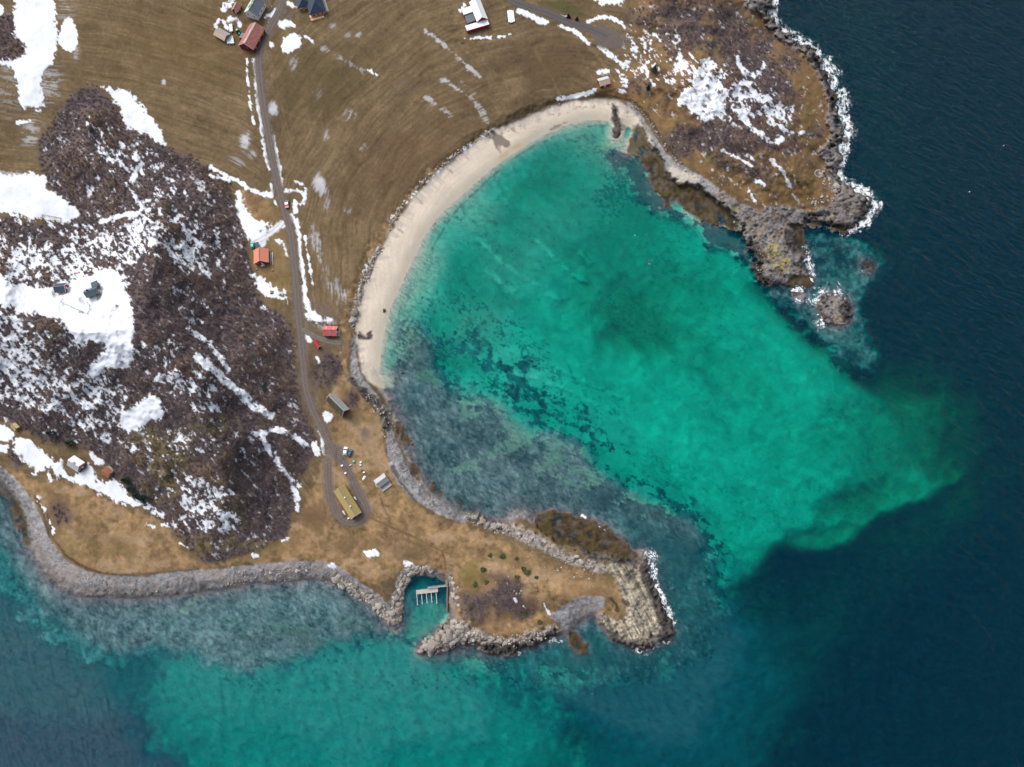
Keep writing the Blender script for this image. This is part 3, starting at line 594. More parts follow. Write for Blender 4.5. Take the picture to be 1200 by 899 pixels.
SOLID = [
 [(20,-30),(60,-30),(64,20),(68,32),(68,56),(60,76),(54,83),(47,90),(49,108),(52,122),(46,130),(30,127),(22,120),(20,88),(10,76),(-10,74),(-10,70),(24,72),(34,56),(25,50),(16,40),(15,20)],
 [(68,44),(74,24),(84,19),(90,36),(92,50),(86,62),(76,58),(68,50)], [(-6,-4),(3,6),(4,16),(-6,20)], [(17,141),(36,140),(34,146),(20,146)],
 [(121,105),(130,103),(145,107),(158,110),(166,126),(180,142),(190,153),(193,163),(196,171),(186,167),(170,157),(156,151),(146,147),(144,136),(140,125),(131,112)],
 [(-30,201),(20,207),(30,205),(45,203),(56,210),(55,224),(70,226),(76,235),(90,245),(93,255),(85,258),(70,262),(50,258),(30,255),(15,250),(-30,248)],
 [(-30,332),(0,331),(40,337),(62,336),(75,331),(95,326),(113,322),(116,314),(128,315),(138,319),(146,330),(150,346),(155,360),(157,378),(154,400),(156,418),(150,431),(138,433),(125,431),(118,440),(105,442),(99,438),(105,428),(119,420),(125,410),(119,402),(110,400),(96,403),(86,400),(84,388),(72,378),(55,371),(30,367),(12,360),(-30,352)],
 [(276,222),(282,228),(285,240),(289,250),(300,258),(311,262),(308,270),(302,278),(312,284),(308,288),(296,284),(290,276),(283,260),(278,245)],
 [(296,322),(305,321),(309,328),(320,338),(330,345),(336,351),(325,351),(310,348),(303,342),(300,332)],
 [(325,26),(333,22),(338,23),(348,32),(336,30),(333,36),(327,33)], [(329,50),(336,42),(344,39),(352,42),(353,53),(347,57),(340,62),(331,60)],[(355,39),(362,43),(368,50),(362,49)],[(315,50),(322,49),(320,56),(317,57)],
 [(357,352),(360,353),(365,360),(373,370),(381,374),(385,370),(391,375),(389,378),(372,378),(362,374),(358,365)],
 [(138,492),(145,481),(165,470),(178,464),(190,472),(196,485),(185,492),(170,497),(160,506),(148,504)],
 [(-10,497),(8,499),(17,508),(14,516),(5,517),(-10,516)], [(-6,522),(10,521),(9,528),(4,532),(-6,528)],
 [(14,521),(20,513),(32,514),(42,522),(55,531),(64,541),(63,548),(55,546),(48,552),(40,560),(41,548),(30,542),(25,536),(18,530)],
 [(63,553),(67,543),(73,540),(76,552),(82,559),(92,557),(98,551),(104,545),(109,549),(110,560),(117,581),(115,582),(106,570),(100,568),(85,565),(78,562),(72,556),(66,560)],
 [(112,564),(125,566),(136,560),(142,567),(145,575),(152,581),(159,588),(158,591),(148,592),(140,588),(130,583),(118,580)],
 [(104,529),(108,529),(112,535),(120,537),(124,545),(113,546),(108,540)],[(124,546),(130,547),(134,552),(128,550)],
 [(424,645),(434,646),(441,644),(445,650),(438,652),(431,655)], [(472,658),(478,658),(485,662),(479,664),(473,662)],
 [(296,648),(302,647),(306,652),(299,655),(294,653)],
 [(356,392),(361,393),(365,398),(363,402),(360,400)],
 [(692,-10),(728,-10),(730,4),(722,7),(712,6),(700,3)],
 [(602,699),(606,703),(606,707),(602,704)],[(638,706),(641,714),(646,721),(641,719),(638,712)],[(613,709),(616,712),(614,713)],
 [(383,662),(390,660),(394,665),(390,668)],
 [(379,481),(387,482),(392,490),(384,496),(379,492)], [(306,271),(314,268),(311,281),(304,286),(302,280)]]
for i, p in enumerate(SOLID):
    big = max(x for x, _ in p) - min(x for x, _ in p) > 30
    over(SN, pw(p, 4.2 if big else 2.0, .6 if big else .3, 1.2 if big else .3), 1.12)
over(SN, pw([(792,122),(800,108),(812,100),(818,98),(830,92),(842,96),(850,104),(852,112),(848,125),(840,135),(838,150),(828,145),(822,135),(805,128)], 3, 1, 2), .88)
LINES = [([(163,195),(155,212),(154,222),(161,233),(167,243),(163,249),(150,251),(132,256),(118,261)], 5, 1.1),([(247,196),(260,203),(275,210),(290,220),(305,227),(318,229)], 4.5, 1.1),([(248,207),(258,208),(268,212)], 4, 1.1),
 ([(298,70),(300,95),(303,125),(308,160),(312,185),(315,198)], 3.6, 1.2),([(289,70),(291,100),(294,125),(297,145)], 2, 1.1),([(320,160),(324,180),(328,200),(329,218)], 4, 1.1),([(318,215),(319,230)], 2.5, 1),([(322,235),(328,248)], 2, 1.1),
 ([(341,252),(348,262),(350,275),(352,295),(355,320),(358,350)], 4.2, 1.15),([(357,277),(361,300),(365,325),(367,335)], 1.8, 1.0),([(334,292),(336,300)], 2, 1),([(334,225),(340,222),(352,225),(357,232),(355,238)], 4, 1),([(346,212),(355,216),(359,222),(356,235),(352,240)], 2.5, 1),([(345,237),(346,248)], 6, 1),
 ([(326,283),(330,287)], 7, .8),([(315,262),(318,268)],5,.7),([(232,420),(250,432),(265,447),(285,465),(300,478),(318,487)], 10, .86),([(302,508),(325,503),(342,510),(358,522)], 7, .9),([(308,515),(325,540),(335,555),(348,570)], 8, .8),([(374,505),(378,515),(380,532)], 4, 1.1),([(368,520),(372,532)],7,.9),
 ([(222,385),(245,402),(258,420),(268,432)], 6, .72),([(205,338),(225,350),(242,360)], 4, .6),([(222,365),(240,380)], 3, .6),([(228,300),(240,318),(250,330)], 4, .7),([(213,285),(220,300),(227,312)], 5, .9),([(243,455),(246,470),(250,478)], 3, .8),([(150,215),(200,265)],5,.3),
 ([(300,350),(310,362)], 4, .5),([(333,340),(338,360)],3,.7),([(345,570),(350,600)], 7, .6),([(330,635),(338,630)],3,.9),
 ([(864,66),(868,80),(880,90),(892,84),(895,76)], 5, .95),([(865,100),(880,97)], 4, .95),([(868,138),(888,155),(905,168),(916,163)], 6.5, .85),([(845,176),(860,183),(872,189),(882,195)], 2.6, .95),([(875,182),(886,188)],3,.8),([(905,188),(908,194)], 5, .9),([(913,198),(920,206),(926,218)], 3, 1),([(907,206),(912,204)], 3, .9),([(885,211),(890,214),(896,217)], 3.4, .95),([(797,57),(798,75)], 5, .8),([(808,62),(816,72)], 2, .8),([(878,225),(883,232),(886,238)], 2.4, .95),([(916,152),(928,156)],3.5,.95),([(936,157),(942,155)],3,.9),([(905,142),(918,150)],3,.6),
 ([(655,116),(665,114),(675,113),(688,110),(697,106)], 5, .85),([(702,84),(712,83)], 5, .8),([(727,107),(731,106)],4,.8),([(690,25),(705,20),(718,21),(728,28),(732,32)], 4, 1.05),([(600,-1),(615,5),(632,10),(640,13)], 3, .95),([(607,13),(620,18),(632,24),(639,26)], 6, 1.1),([(657,30),(670,35),(680,41),(690,52)], 4, 1.1),([(711,33),(720,36),(727,44)], 2, 1),([(703,55),(714,64),(722,70)],5,.7),
 ([(545,45),(575,44)], 2.6, 1.1),([(585,43),(597,41)], 2.4, 1),([(650,17),(664,21)],2,.8),([(430,82),(441,88)], 2, .9),([(545,5),(540,12)],3,.5),
 ([(45,583),(52,597),(60,615),(65,630)], 3.4, .55),([(155,590),(170,592),(185,600),(190,605)], 7, .75),([(192,615),(206,616)], 5, .75),([(212,637),(221,643)], 2.4, 1.1),([(172,615),(181,617)], 3, .8),([(57,556),(60,564)],4,.8),
 ([(496,667),(502,666),(508,669)], 2.2, 1.1),([(262,10),(272,0)], 8, .75),([(268,24),(278,22),(280,30)], 6, .9),([(252,32),(256,24)], 4, .9),([(262,24),(266,32)], 5, .9),([(311,20),(318,17),(322,12)], 4, .95),([(314,30),(316,24)], 2.5, .9),([(338,4),(346,8),(356,10)], 4, .9),([(364,20),(367,21)],2,.9),
 ([(372,418),(374,424)],2,.9),([(398,409),(400,417)],2,1),([(430,312),(424,326),(421,340)],2.4,.9),([(468,245),(478,236),(488,225)],2.6,.65),([(455,262),(460,255)],3,.7),([(535,180),(560,165),(577,151)],3,.5),([(500,214),(525,190)],2,.3),([(300,330),(293,322)],3,.3),([(423,533),(428,537)],1.5,0)]
for l, wd, d in LINES:
    if d:
        over(SN, lw(l, wd, 1.9, .4, .4), d)
ca, sa = math.cos(R(52)), math.sin(R(52))
P = .52 * fbm((U * ca + V * sa) / 10, (-U * sa + V * ca) / 3.8, 4, 51, .66) + .46 * fbm(U / 3.6, V / 3.6, 3, 52, .66) + .24 * N9 + .14 * NF
P = cdf(P)
snow = sstep(-.09, .11, SN - P) * (SN > .012)
fringe = sstep(-.22, .0, SN - P) * sstep(.3, .8, SN) * sstep(.2, 3, land) * (1 - .9 * np.clip(dirt * 1.3, 0, 1))
shole = sstep(.93, .97, cdf(fbm(U / 2.6, V / 2.6, 2, 53))) * (SN > 1.0) * sstep(40, 0, U - 130) * 0
snow = np.clip(snow - shole, 0, 1)
snow *= sstep(.2, 1.2, land)
# thin, half melted snow drawn out along the furrows
thin = np.zeros_like(U)
for (u, v, a, b, r, k) in [(375,216,9,18,-15,.9),(383,240,6,14,0,.45),(372,290,10,34,-15,.65),(392,340,12,24,-20,.55),(404,345,5,10,0,.7),(384,160,8,10,0,.5),(408,134,10,10,20,.5),(424,172,7,6,0,.4),(407,246,6,6,0,.4),(375,110,6,14,0,.25),(320,127,6,10,0,1),(287,165,9,18,-10,.85),(297,180,7,8,0,.6),(280,190,16,10,20,.4),(455,275,5,10,10,.35),(192,96,4,7,0,.9),(55,100,22,30,30,.55),(38,155,14,26,20,.55),(10,100,26,40,0,.35),(75,10,24,22,0,.4),(88,60,8,16,0,.5),(15,205,30,8,0,.6),(380,15,4,10,0,.35),(391,32,6,6,0,.5),(420,42,6,6,0,.6),(380,380,18,10,0,.5),(480,105,30,18,30,.12),(620,40,30,8,20,.05),(8,20,10,10,0,.4),(705,85,8,5,0,.5),(345,45,20,20,0,.15),(345,75,8,12,0,.5),(408,42,6,6,0,.4)]:
    over(thin, ew(u, v, a, b, r, .25), k, .9)
for l, wd, k in (([(500,36),(515,48),(535,65),(550,80),(562,90)], 5, .7),([(520,94),(538,105),(552,116),(560,124),(572,142)], 5, .62),([(498,114),(510,122),(528,135)], 4, .55),([(560,125),(572,142)], 7, .5),([(365,48),(385,60),(405,72),(430,85)], 5, .4),([(540,95),(556,110)], 4, .3)):
    over(thin, lw(l, wd, 2, 1, 1), k)
fine_st = (fbm(rho / 1.5, ang * 16, 2, 15) * (1 - lft) + fbm(tt / 1.5, U / 18, 2, 16) * lft)
tn = cdf(.9 * fine_st + .4 * stripe + .45 * N4 + .3 * NF)
thin = np.clip(thin * 1.1, 0, 1) * sstep(-.30, .30, thin * 1.15 - tn) * (land > 3)
for (u, v, a, b) in ((89,543,14,11),(124,554,8,7),(305,300,12,12)):
    s, w = ew(u, v, a, b, 0, .7); snow[s] *= 1 - w
snow *= 1 - .92 * np.clip(dirt * 1.3, 0, 1) * (V > 20)
trk = np.zeros_like(U)
for l in ([(331,258),(325,265),(315,273),(305,279),(297,283)],[(333,262),(327,269),(317,277),(306,283)]):
    over(trk, lw(l, 1.3, .7, .2, .2), 1.0)
over(snow, pw([(328,257),(334,262),(327,272),(316,281),(310,288),(300,290),(297,284),(305,276),(318,268)], 1.5), .9)
snow_c = lin(236, 242, 251, .82) * (1 + .03 * N9 + .025 * N4 + .04 * N25 + .015 * NF)[..., None]
C += (fringe * .28)[..., None] * (lin(196, 200, 208, .9) - C)
C += (thin * .75)[..., None] * (snow_c * .88 - C)
C += snow[..., None] * (snow_c - C)
C += (trk * .6)[..., None] * (lin(150, 146, 146, K) - C)
C = np.clip(C, .004, .86)
Z = Z + snow * np.where(land > 1, .22 + .10 * N9 * (snow > .5), 0)

# ------------------------------------------------------------------ level pads under the buildings and roads
def samp(A, u, v):
    i = np.clip(np.searchsorted(US, u) - 1, 0, NU - 2); j = np.clip(np.searchsorted(VS, v) - 1, 0, NV - 2)
    fx = (u - US[i]) / (US[i + 1] - US[i]); fy = (v - VS[j]) / (VS[j + 1] - VS[j])
    return (A[j, i] * (1 - fx) + A[j, i + 1] * fx) * (1 - fy) + (A[j + 1, i] * (1 - fx) + A[j + 1, i + 1] * fx) * fy
PADS = [(293,40,20),(259,39,11),(276,7,9),(297,6,20),(369,3,24),(560,16,34),(599,18,14),(708,95,12),(305,299,15),(386,387,14),(370.5,403,8),(394.5,473.5,20),(407,588,24),(448,565,14),(87,543,13),(124,554,10),(16,500,7),(69,336,11),(107,340,15)]
for (u, v, r) in PADS:
    s, w = ew(u, v, r, r, 0, .75)
    z0 = float(samp(Z, u, v))
    Z[s] += w * (z0 - Z[s])
for k_, wd in (('main', 9), ('top', 10), ('drive', 7)):
    p = ROADS[k_]
    zs = np.array([float(samp(hb * (1 - np.exp(-np.maximum(land, 0) / tau)), a, b)) for a, b in p])
    zs = np.convolve(np.pad(zs, 2, 'edge'), np.ones(5) / 5, 'valid')
    for (a, b, za, zb) in zip(p[:-1], p[1:], zs[:-1], zs[1:]):
        s = win([a, b], 14)
        ex, ey = b[0] - a[0], b[1] - a[1]
        t = np.clip(((U[s] - a[0]) * ex + (V[s] - a[1]) * ey) / (ex * ex + ey * ey), 0, 1)
        d = np.hypot(U[s] - a[0] - ex * t, V[s] - a[1] - ey * t)
        w = sstep(12, 5.5, d)
        Z[s] += w * (za + (zb - za) * t - Z[s])

def P3(u, v, dz=0.0, z=None):
    """a point of the place from its map position; dz above the ground there"""
    z = (float(samp(Z, u, v)) if z is None else z) + dz
    x, y = W2(u, v, z)
    return Vector((x, y, z))
def jac(u, v, z, du, dv):
    """metres per map unit along and across a direction, and that direction's heading"""
    n = math.hypot(du, dv); du, dv = du / n, dv / n
    x0, y0 = W2(u, v, z); x1, y1 = W2(u + du, v + dv, z); x2, y2 = W2(u - dv, v + du, z)
    return math.hypot(x1 - x0, y1 - y0), math.hypot(x2 - x0, y2 - y0), math.atan2(y1 - y0, x1 - x0)
# ------------------------------------------------------------------ materials
def nt(name):
    m = bpy.data.materials.new(name)
    m.use_nodes = True
    t = m.node_tree
    return m, t, t.nodes['Principled BSDF'], t.nodes.new, t.links.new
def mat(name, col, amp=.15, scale=1.5, rough=.8, bump=.2, metal=0.0, stretch=(1, 1, 1), col2=None, spec=.3):
    """procedural surface: base colour broken up by noise at two scales, with bump"""
    m, t, b, N, Lk = nt(name)
    tc = N('ShaderNodeTexCoord'); mp = N('ShaderNodeMapping'); mp.inputs['Scale'].default_value = stretch
    Lk(tc.outputs['Object'], mp.inputs[0])
    n = N('ShaderNodeTexNoise'); n.inputs['Scale'].default_value = scale; n.inputs['Detail'].default_value = 6; n.inputs['Roughness'].default_value = .65
    Lk(mp.outputs[0], n.inputs['Vector'])
    r = N('ShaderNodeValToRGB')
    c = np.array(col, float); d = np.array(col2, float) if col2 is not None else np.clip(c * (1 + amp), 0, .9)
    e = r.color_ramp.elements
    e[0].position, e[1].position = .3, .7
    e[0].color = (*np.clip(c * (1 - amp), 0, 1), 1); e[1].color = (*d, 1)
    Lk(n.outputs['Fac'], r.inputs[0]); Lk(r.outputs[0], b.inputs['Base Color'])
    b.inputs['Roughness'].default_value = rough; b.inputs['Metallic'].default_value = metal
    b.inputs['Specular IOR Level'].default_value = spec
    if bump:
        bp = N('ShaderNodeBump'); bp.inputs['Strength'].default_value = bump; bp.inputs['Distance'].default_value = .08
        Lk(n.outputs['Fac'], bp.inputs['Height']); Lk(bp.outputs[0], b.inputs['Normal'])
    return m

def terrain_mat(name, fine, amp, bump, dist, rough):
    m, t, b, N, Lk = nt(name)
    at = N('ShaderNodeAttribute'); at.attribute_name = 'ground_colour'
    tc = N('ShaderNodeTexCoord')
    n1 = N('ShaderNodeTexNoise'); n1.inputs['Scale'].default_value = fine; n1.inputs['Detail'].default_value = 5; n1.inputs['Roughness'].default_value = .7
    n2 = N('ShaderNodeTexNoise'); n2.inputs['Scale'].default_value = fine * .22; n2.inputs['Detail'].default_value = 4
    Lk(tc.outputs['Object'], n1.inputs['Vector']); Lk(tc.outputs['Object'], n2.inputs['Vector'])
    ad = N('ShaderNodeMath'); ad.operation = 'ADD'; Lk(n1.outputs['Fac'], ad.inputs[0]); Lk(n2.outputs['Fac'], ad.inputs[1])
    mr = N('ShaderNodeMapRange'); mr.inputs['From Min'].default_value = .7; mr.inputs['From Max'].default_value = 1.3
    mr.inputs['To Min'].default_value = 1 - amp; mr.inputs['To Max'].default_value = 1 + amp
    Lk(ad.outputs[0], mr.inputs['Value'])
    mx = N('ShaderNodeVectorMath'); mx.operation = 'SCALE'
    Lk(at.outputs['Color'], mx.inputs[0]); Lk(mr.outputs[0], mx.inputs['Scale'])
    Lk(mx.outputs[0], b.inputs['Base Color'])
    b.inputs['Roughness'].default_value = rough; b.inputs['Specular IOR Level'].default_value = .06
    bp = N('ShaderNodeBump'); bp.inputs['Strength'].default_value = bump; bp.inputs['Distance'].default_value = dist
    Lk(ad.outputs[0], bp.inputs['Height']); Lk(bp.outputs[0], b.inputs['Normal'])
    return m

# ------------------------------------------------------------------ mesh writers
def np_mesh(name, co, faces, material, cols=None, smooth=True, kind=None):
    me = bpy.data.meshes.new(name)
    nf, k = faces.shape
    me.vertices.add(len(co)); me.vertices.foreach_set('co', np.ascontiguousarray(co, np.float32).ravel())
    me.loops.add(nf * k); me.loops.foreach_set('vertex_index', np.ascontiguousarray(faces, np.int32).ravel())
    me.polygons.add(nf); me.polygons.foreach_set('loop_start', np.arange(0, nf * k, k, dtype=np.int32))
    if not smooth:
        me.polygons.foreach_set('use_smooth', np.zeros(nf, bool))
    me.update(calc_edges=True)
    if cols is not None:
        a = me.color_attributes.new('ground_colour', 'FLOAT_COLOR', 'POINT')
        c4 = np.ones((len(co), 4), np.float32); c4[:, :3] = cols
        a.data.foreach_set('color', c4.ravel())
    me.materials.append(material)
    o = bpy.data.objects.new(name, me)
    COL.objects.link(o)
    if kind:
        o['kind'] = kind
    return o

# the terrain: one sheet of shared borders, split into what it is
XYZ = np.empty(U.shape + (3,), np.float32)
XYZ[..., 0], XYZ[..., 1] = W2(U, V, Z); XYZ[..., 2] = Z
cls = np.zeros(U.shape, np.int8)                       # 0 ground
cls[(hill_sd > 0) | (scrub > .6)] = 1                   # hill thicket floor
cls[(np.maximum(pebw, np.maximum(rockw, kelpw)) > .5)] = 3
cls[(sandw > .5) & (kelpw < .5) & (rockw < .5)] = 2
cls[snow > .55] = 5
cls[(Z < -.02) & (land < 2)] = 4
fc = np.maximum.reduce([cls[:-1, :-1], cls[1:, :-1], cls[:-1, 1:], cls[1:, 1:]])
idx = np.arange(NU * NV, dtype=np.int32).reshape(NV, NU)
quads = np.stack([idx[:-1, :-1], idx[1:, :-1], idx[1:, 1:], idx[:-1, 1:]], -1)
TM = {0: ('ground', terrain_mat('dry_grass', 2.4, .17, .4, .2, .95)), 1: ('hill', terrain_mat('heath_soil', 2.2, .2, .5, .25, .95)),
      2: ('beach', terrain_mat('shell_sand', 3.0, .03, .15, .06, .9)), 3: ('shore', terrain_mat('stone_and_weed', 2.2, .22, .7, .25, .8)),
      4: ('seabed', terrain_mat('sea_floor', 1.2, .09, .3, .2, .9)), 5: ('snow', terrain_mat('old_snow', 1.5, .025, .35, .12, .6))}
flatX, flatC = XYZ.reshape(-1, 3), C.reshape(-1, 3)
for k_, (nm, m_) in TM.items():
    f = quads[fc == k_]
    used, inv = np.unique(f, return_inverse=True)
    np_mesh(nm, flatX[used], inv.reshape(-1, 4), m_, flatC[used], True, 'structure')

# ------------------------------------------------------------------ the sea
m, t, b, N, Lk = nt('sea_water')
t.nodes.remove(b)
out = t.nodes['Material Output']
tc = N('ShaderNodeTexCoord')
def wave(rot, sc, stretch, det):
    m0 = N('ShaderNodeMapping'); m0.inputs['Rotation'].default_value = (0, 0, R(rot)); Lk(tc.outputs['Object'], m0.inputs[0])
    mp = N('ShaderNodeMapping'); mp.inputs['Scale'].default_value = (stretch, 1, 1)
    n = N('ShaderNodeTexNoise'); n.inputs['Scale'].default_value = sc; n.inputs['Detail'].default_value = det; n.inputs['Roughness'].default_value = .55; n.inputs['Distortion'].default_value = .4
    Lk(m0.outputs[0], mp.inputs[0]); Lk(mp.outputs[0], n.inputs['Vector'])
    return n
w1, w2 = wave(28, .62, .28, 5), wave(58, .22, .34, 4)
ad = N('ShaderNodeMath'); ad.operation = 'MULTIPLY_ADD'; ad.inputs[1].default_value = 1.6
Lk(w2.outputs['Fac'], ad.inputs[0]); Lk(w1.outputs['Fac'], ad.inputs[2])
bp = N('ShaderNodeBump'); bp.inputs['Strength'].default_value = 1.0; bp.inputs['Distance'].default_value = 1.9
Lk(ad.outputs[0], bp.inputs['Height'])
fr = N('ShaderNodeFresnel'); fr.inputs['IOR'].default_value = 1.155; Lk(bp.outputs[0], fr.inputs['Normal'])
gl = N('ShaderNodeBsdfGlossy'); gl.inputs['Roughness'].default_value = .16; Lk(bp.outputs[0], gl.inputs['Normal'])
tr = N('ShaderNodeBsdfTransparent')
df = N('ShaderNodeBsdfDiffuse'); df.inputs['Color'].default_value = (.0002, .0210, .0385, 1); Lk(bp.outputs[0], df.inputs['Normal'])
asd = N('ShaderNodeAddShader'); Lk(tr.outputs[0], asd.inputs[0]); Lk(df.outputs[0], asd.inputs[1])
mx = N('ShaderNodeMixShader'); Lk(fr.outputs[0], mx.inputs[0]); Lk(asd.outputs[0], mx.inputs[1]); Lk(gl.outputs[0], mx.inputs[2])
Lk(mx.outputs[0], out.inputs['Surface'])
va = N('ShaderNodeVolumeAbsorption'); va.inputs['Density'].default_value = .7; va.inputs['Color'].default_value = (.03, .936, .907, 1)
Lk(va.outputs[0], out.inputs['Volume'])
WATER = m
q = 6000.0
co = np.array([(x, y, z) for z in (0.0, -95.0) for x, y in ((-q, -q), (q, -q), (q, q), (-q, q))], np.float32)
np_mesh('water', co, np.array([(0, 1, 2, 3), (7, 6, 5, 4), (0, 4, 5, 1), (1, 5, 6, 2), (2, 6, 7, 3), (3, 7, 4, 0)]), WATER, None, False, 'structure')

# ------------------------------------------------------------------ surf on the rocks
FO = [([(908,-4),(905,8),(901,18),(908,28),(916,36)], 9, .75),([(916,36),(930,44),(944,50),(954,58),(960,66),(968,74)], 8, .62),([(966,72),(974,84),(978,98),(982,112),(987,126),(989,142),(994,152),(990,165),(988,176)], 12, .62),
 ([(988,176),(984,188),(981,198),(984,208),(990,215),(1000,221)], 8, .62),([(996,219),(1008,224),(1019,231),(1026,241),(1022,250),(1012,260),(1002,266)], 9, .72),([(1002,262),(996,270),(988,274)], 6, .45),
 ([(752,650),(760,648),(766,655)], 8, .55),([(764,660),(766,676),(772,692),(778,705),(786,722),(788,730)], 6, .60),([(776,738),(780,748),(770,752),(758,760),(748,762)], 7, .5),
 ([(955,352),(968,344),(980,342),(988,350),(984,362),(974,374),(962,378)], 12, .46),([(942,294),(944,302),(952,326),(948,334)], 7, .5),([(930,340),(938,340),(936,350)], 6, .5),([(1010,318),(1018,320)], 3, .4),
 ([(640,752),(646,748),(655,752)], 6, .3),([(612,764),(600,768)],5,.2),([(682,604),(686,607)], 2, .8),([(700,614),(708,620),(713,624)], 1.6, .7),([(765,205),(770,210)],1,0)]
vs_, fs_, cv_, n0 = [], [], [], 0
for l, wd, k_ in FO:
    if not k_:
        continue
    p = np.array(l, float)
    ua = np.arange(p[:, 0].min() - wd, p[:, 0].max() + wd, .32, dtype=np.float32)
    va_ = np.arange(p[:, 1].min() - wd, p[:, 1].max() + wd, .32, dtype=np.float32)
    uu, vv = np.meshgrid(ua, va_)
    wd *= 1.5; k_ += .10
    d = pdist(l, uu, vv)
    tl = np.zeros_like(uu); best = np.full(uu.shape, 1e9); acc = 0.0
    for (ax, ay), (bx, by) in zip(l[:-1], l[1:]):
        L_ = math.hypot(bx - ax, by - ay); t_ = np.clip(((uu - ax) * (bx - ax) + (vv - ay) * (by - ay)) / L_ ** 2, 0, 1)
        dd = np.hypot(uu - ax - (bx - ax) * t_, vv - ay - (by - ay) * t_); q_ = dd < best
        tl = np.where(q_, acc + t_ * L_, tl); best = np.minimum(best, dd); acc += L_
    dn = d + 1.2 * fbm(uu / 7, vv / 7, 3, 65)
    core = np.clip(1 - d / wd, 0, 1)
    lace = 1 - np.abs(fbm(uu / 3.0, vv / 3.0, 4, 61, .7)) / .9
    blot = fbm(uu / 5, vv / 5, 3, 62)
    strk = 1 - np.abs(fbm(tl / 9, dn / 1.9, 4, 66, .6)) / .9
    f = (k_ * .95 * np.clip(core * 1.2, 0, 1) + .24 * strk + .10 * lace + .13 * blot + .05 * fbm(uu / 1.3, vv / 1.3, 2, 64)) * sstep(.0, .25, core)
    ok = f > .40
    ii = np.full(ok.shape, -1, np.int64)
    corner = np.zeros(ok.shape, bool)
    cell = ok[:-1, :-1]
    for a in (0, 1):
        for c_ in (0, 1):
            corner[a:ok.shape[0] - 1 + a, c_:ok.shape[1] - 1 + c_] |= cell
    ii[corner] = np.arange(corner.sum()) + n0
    fq = np.stack([ii[:-1, :-1][cell], ii[1:, :-1][cell], ii[1:, 1:][cell], ii[:-1, 1:][cell]], -1)
    zz = .10 + .05 * vnoise(uu, vv, 63)
    pts = np.stack([*W2(uu, vv, zz), zz], -1)[corner]
    vs_.append(pts); fs_.append(fq); n0 += len(pts); cv_.append(sstep(.42, .92, f)[corner] ** 1.3)
FOAM, t, b, N, Lk = nt('sea_foam')                          # froth thins out to nothing at its edges
at = N('ShaderNodeAttribute'); at.attribute_name = 'ground_colour'
n = N('ShaderNodeTexNoise'); n.inputs['Scale'].default_value = 1.6; n.inputs['Detail'].default_value = 5
tc = N('ShaderNodeTexCoord'); Lk(tc.outputs['Object'], n.inputs['Vector'])
mr = N('ShaderNodeMapRange'); mr.inputs['From Min'].default_value = .3; mr.inputs['From Max'].default_value = .7; mr.inputs['To Min'].default_value = .75; mr.inputs['To Max'].default_value = 1.25
Lk(n.outputs['Fac'], mr.inputs['Value'])
mu = N('ShaderNodeMath'); mu.operation = 'MULTIPLY'; mu.use_clamp = True; Lk(at.outputs['Fac'], mu.inputs[0]); Lk(mr.outputs[0], mu.inputs[1])
b.inputs['Base Color'].default_value = (.74, .79, .82, 1); b.inputs['Roughness'].default_value = .8; Lk(mu.outputs[0], b.inputs['Alpha'])
o = np_mesh('sea_foam', np.concatenate(vs_), np.concatenate(fs_), FOAM, np.repeat(np.concatenate(cv_)[:, None], 3, 1), True, 'stuff')
o['label'] = 'white surf breaking round the rocky headland and skerries'; o['category'] = 'surf'

# ------------------------------------------------------------------ bare scrub
def shrub_base(seed, n=34, hgt=1.0):
    """a leafless bush of forked twigs, unit radius"""
    g = np.random.default_rng(seed); v, f = [], []
    for k in range(n):
        az = g.uniform(0, 2 * math.pi); el = g.uniform(.35, 1.45); L = g.uniform(.6, 1.0)
        d = np.array([math.cos(az) * math.cos(el), math.sin(az) * math.cos(el), math.sin(el) * hgt])
        s0 = np.array([g.normal(0, .12), g.normal(0, .12), 0])
        p1 = s0 + d * L * .55
        side = np.cross(d, [0, 0, 1]); side /= np.linalg.norm(side) + 1e-6
        w = .035
        i = len(v); v += [s0 - side * w, s0 + side * w, p1 + side * w * .7, p1 - side * w * .7]; f.append((i, i + 1, i + 2, i + 3))
        for q_ in range(2):
            d2 = d + g.normal(0, .45, 3); d2 /= np.linalg.norm(d2)
            p2 = p1 + d2 * L * g.uniform(.4, .6)
            s2 = np.cross(d2, g.normal(0, 1, 3)); s2 /= np.linalg.norm(s2) + 1e-6
            i = len(v); v += [p1 - s2 * w * .8, p1 + s2 * w * .8, p2 + s2 * w * .5, p2 - s2 * w * .5]; f.append((i, i + 1, i + 2, i + 3))
    return np.array(v, np.float32), np.array(f, np.int32)
BASES = [shrub_base(100 + k, 26) for k in range(6)]
TWIG = terrain_mat('bare_twigs', 4.0, .2, .1, .02, .95)
spots = []
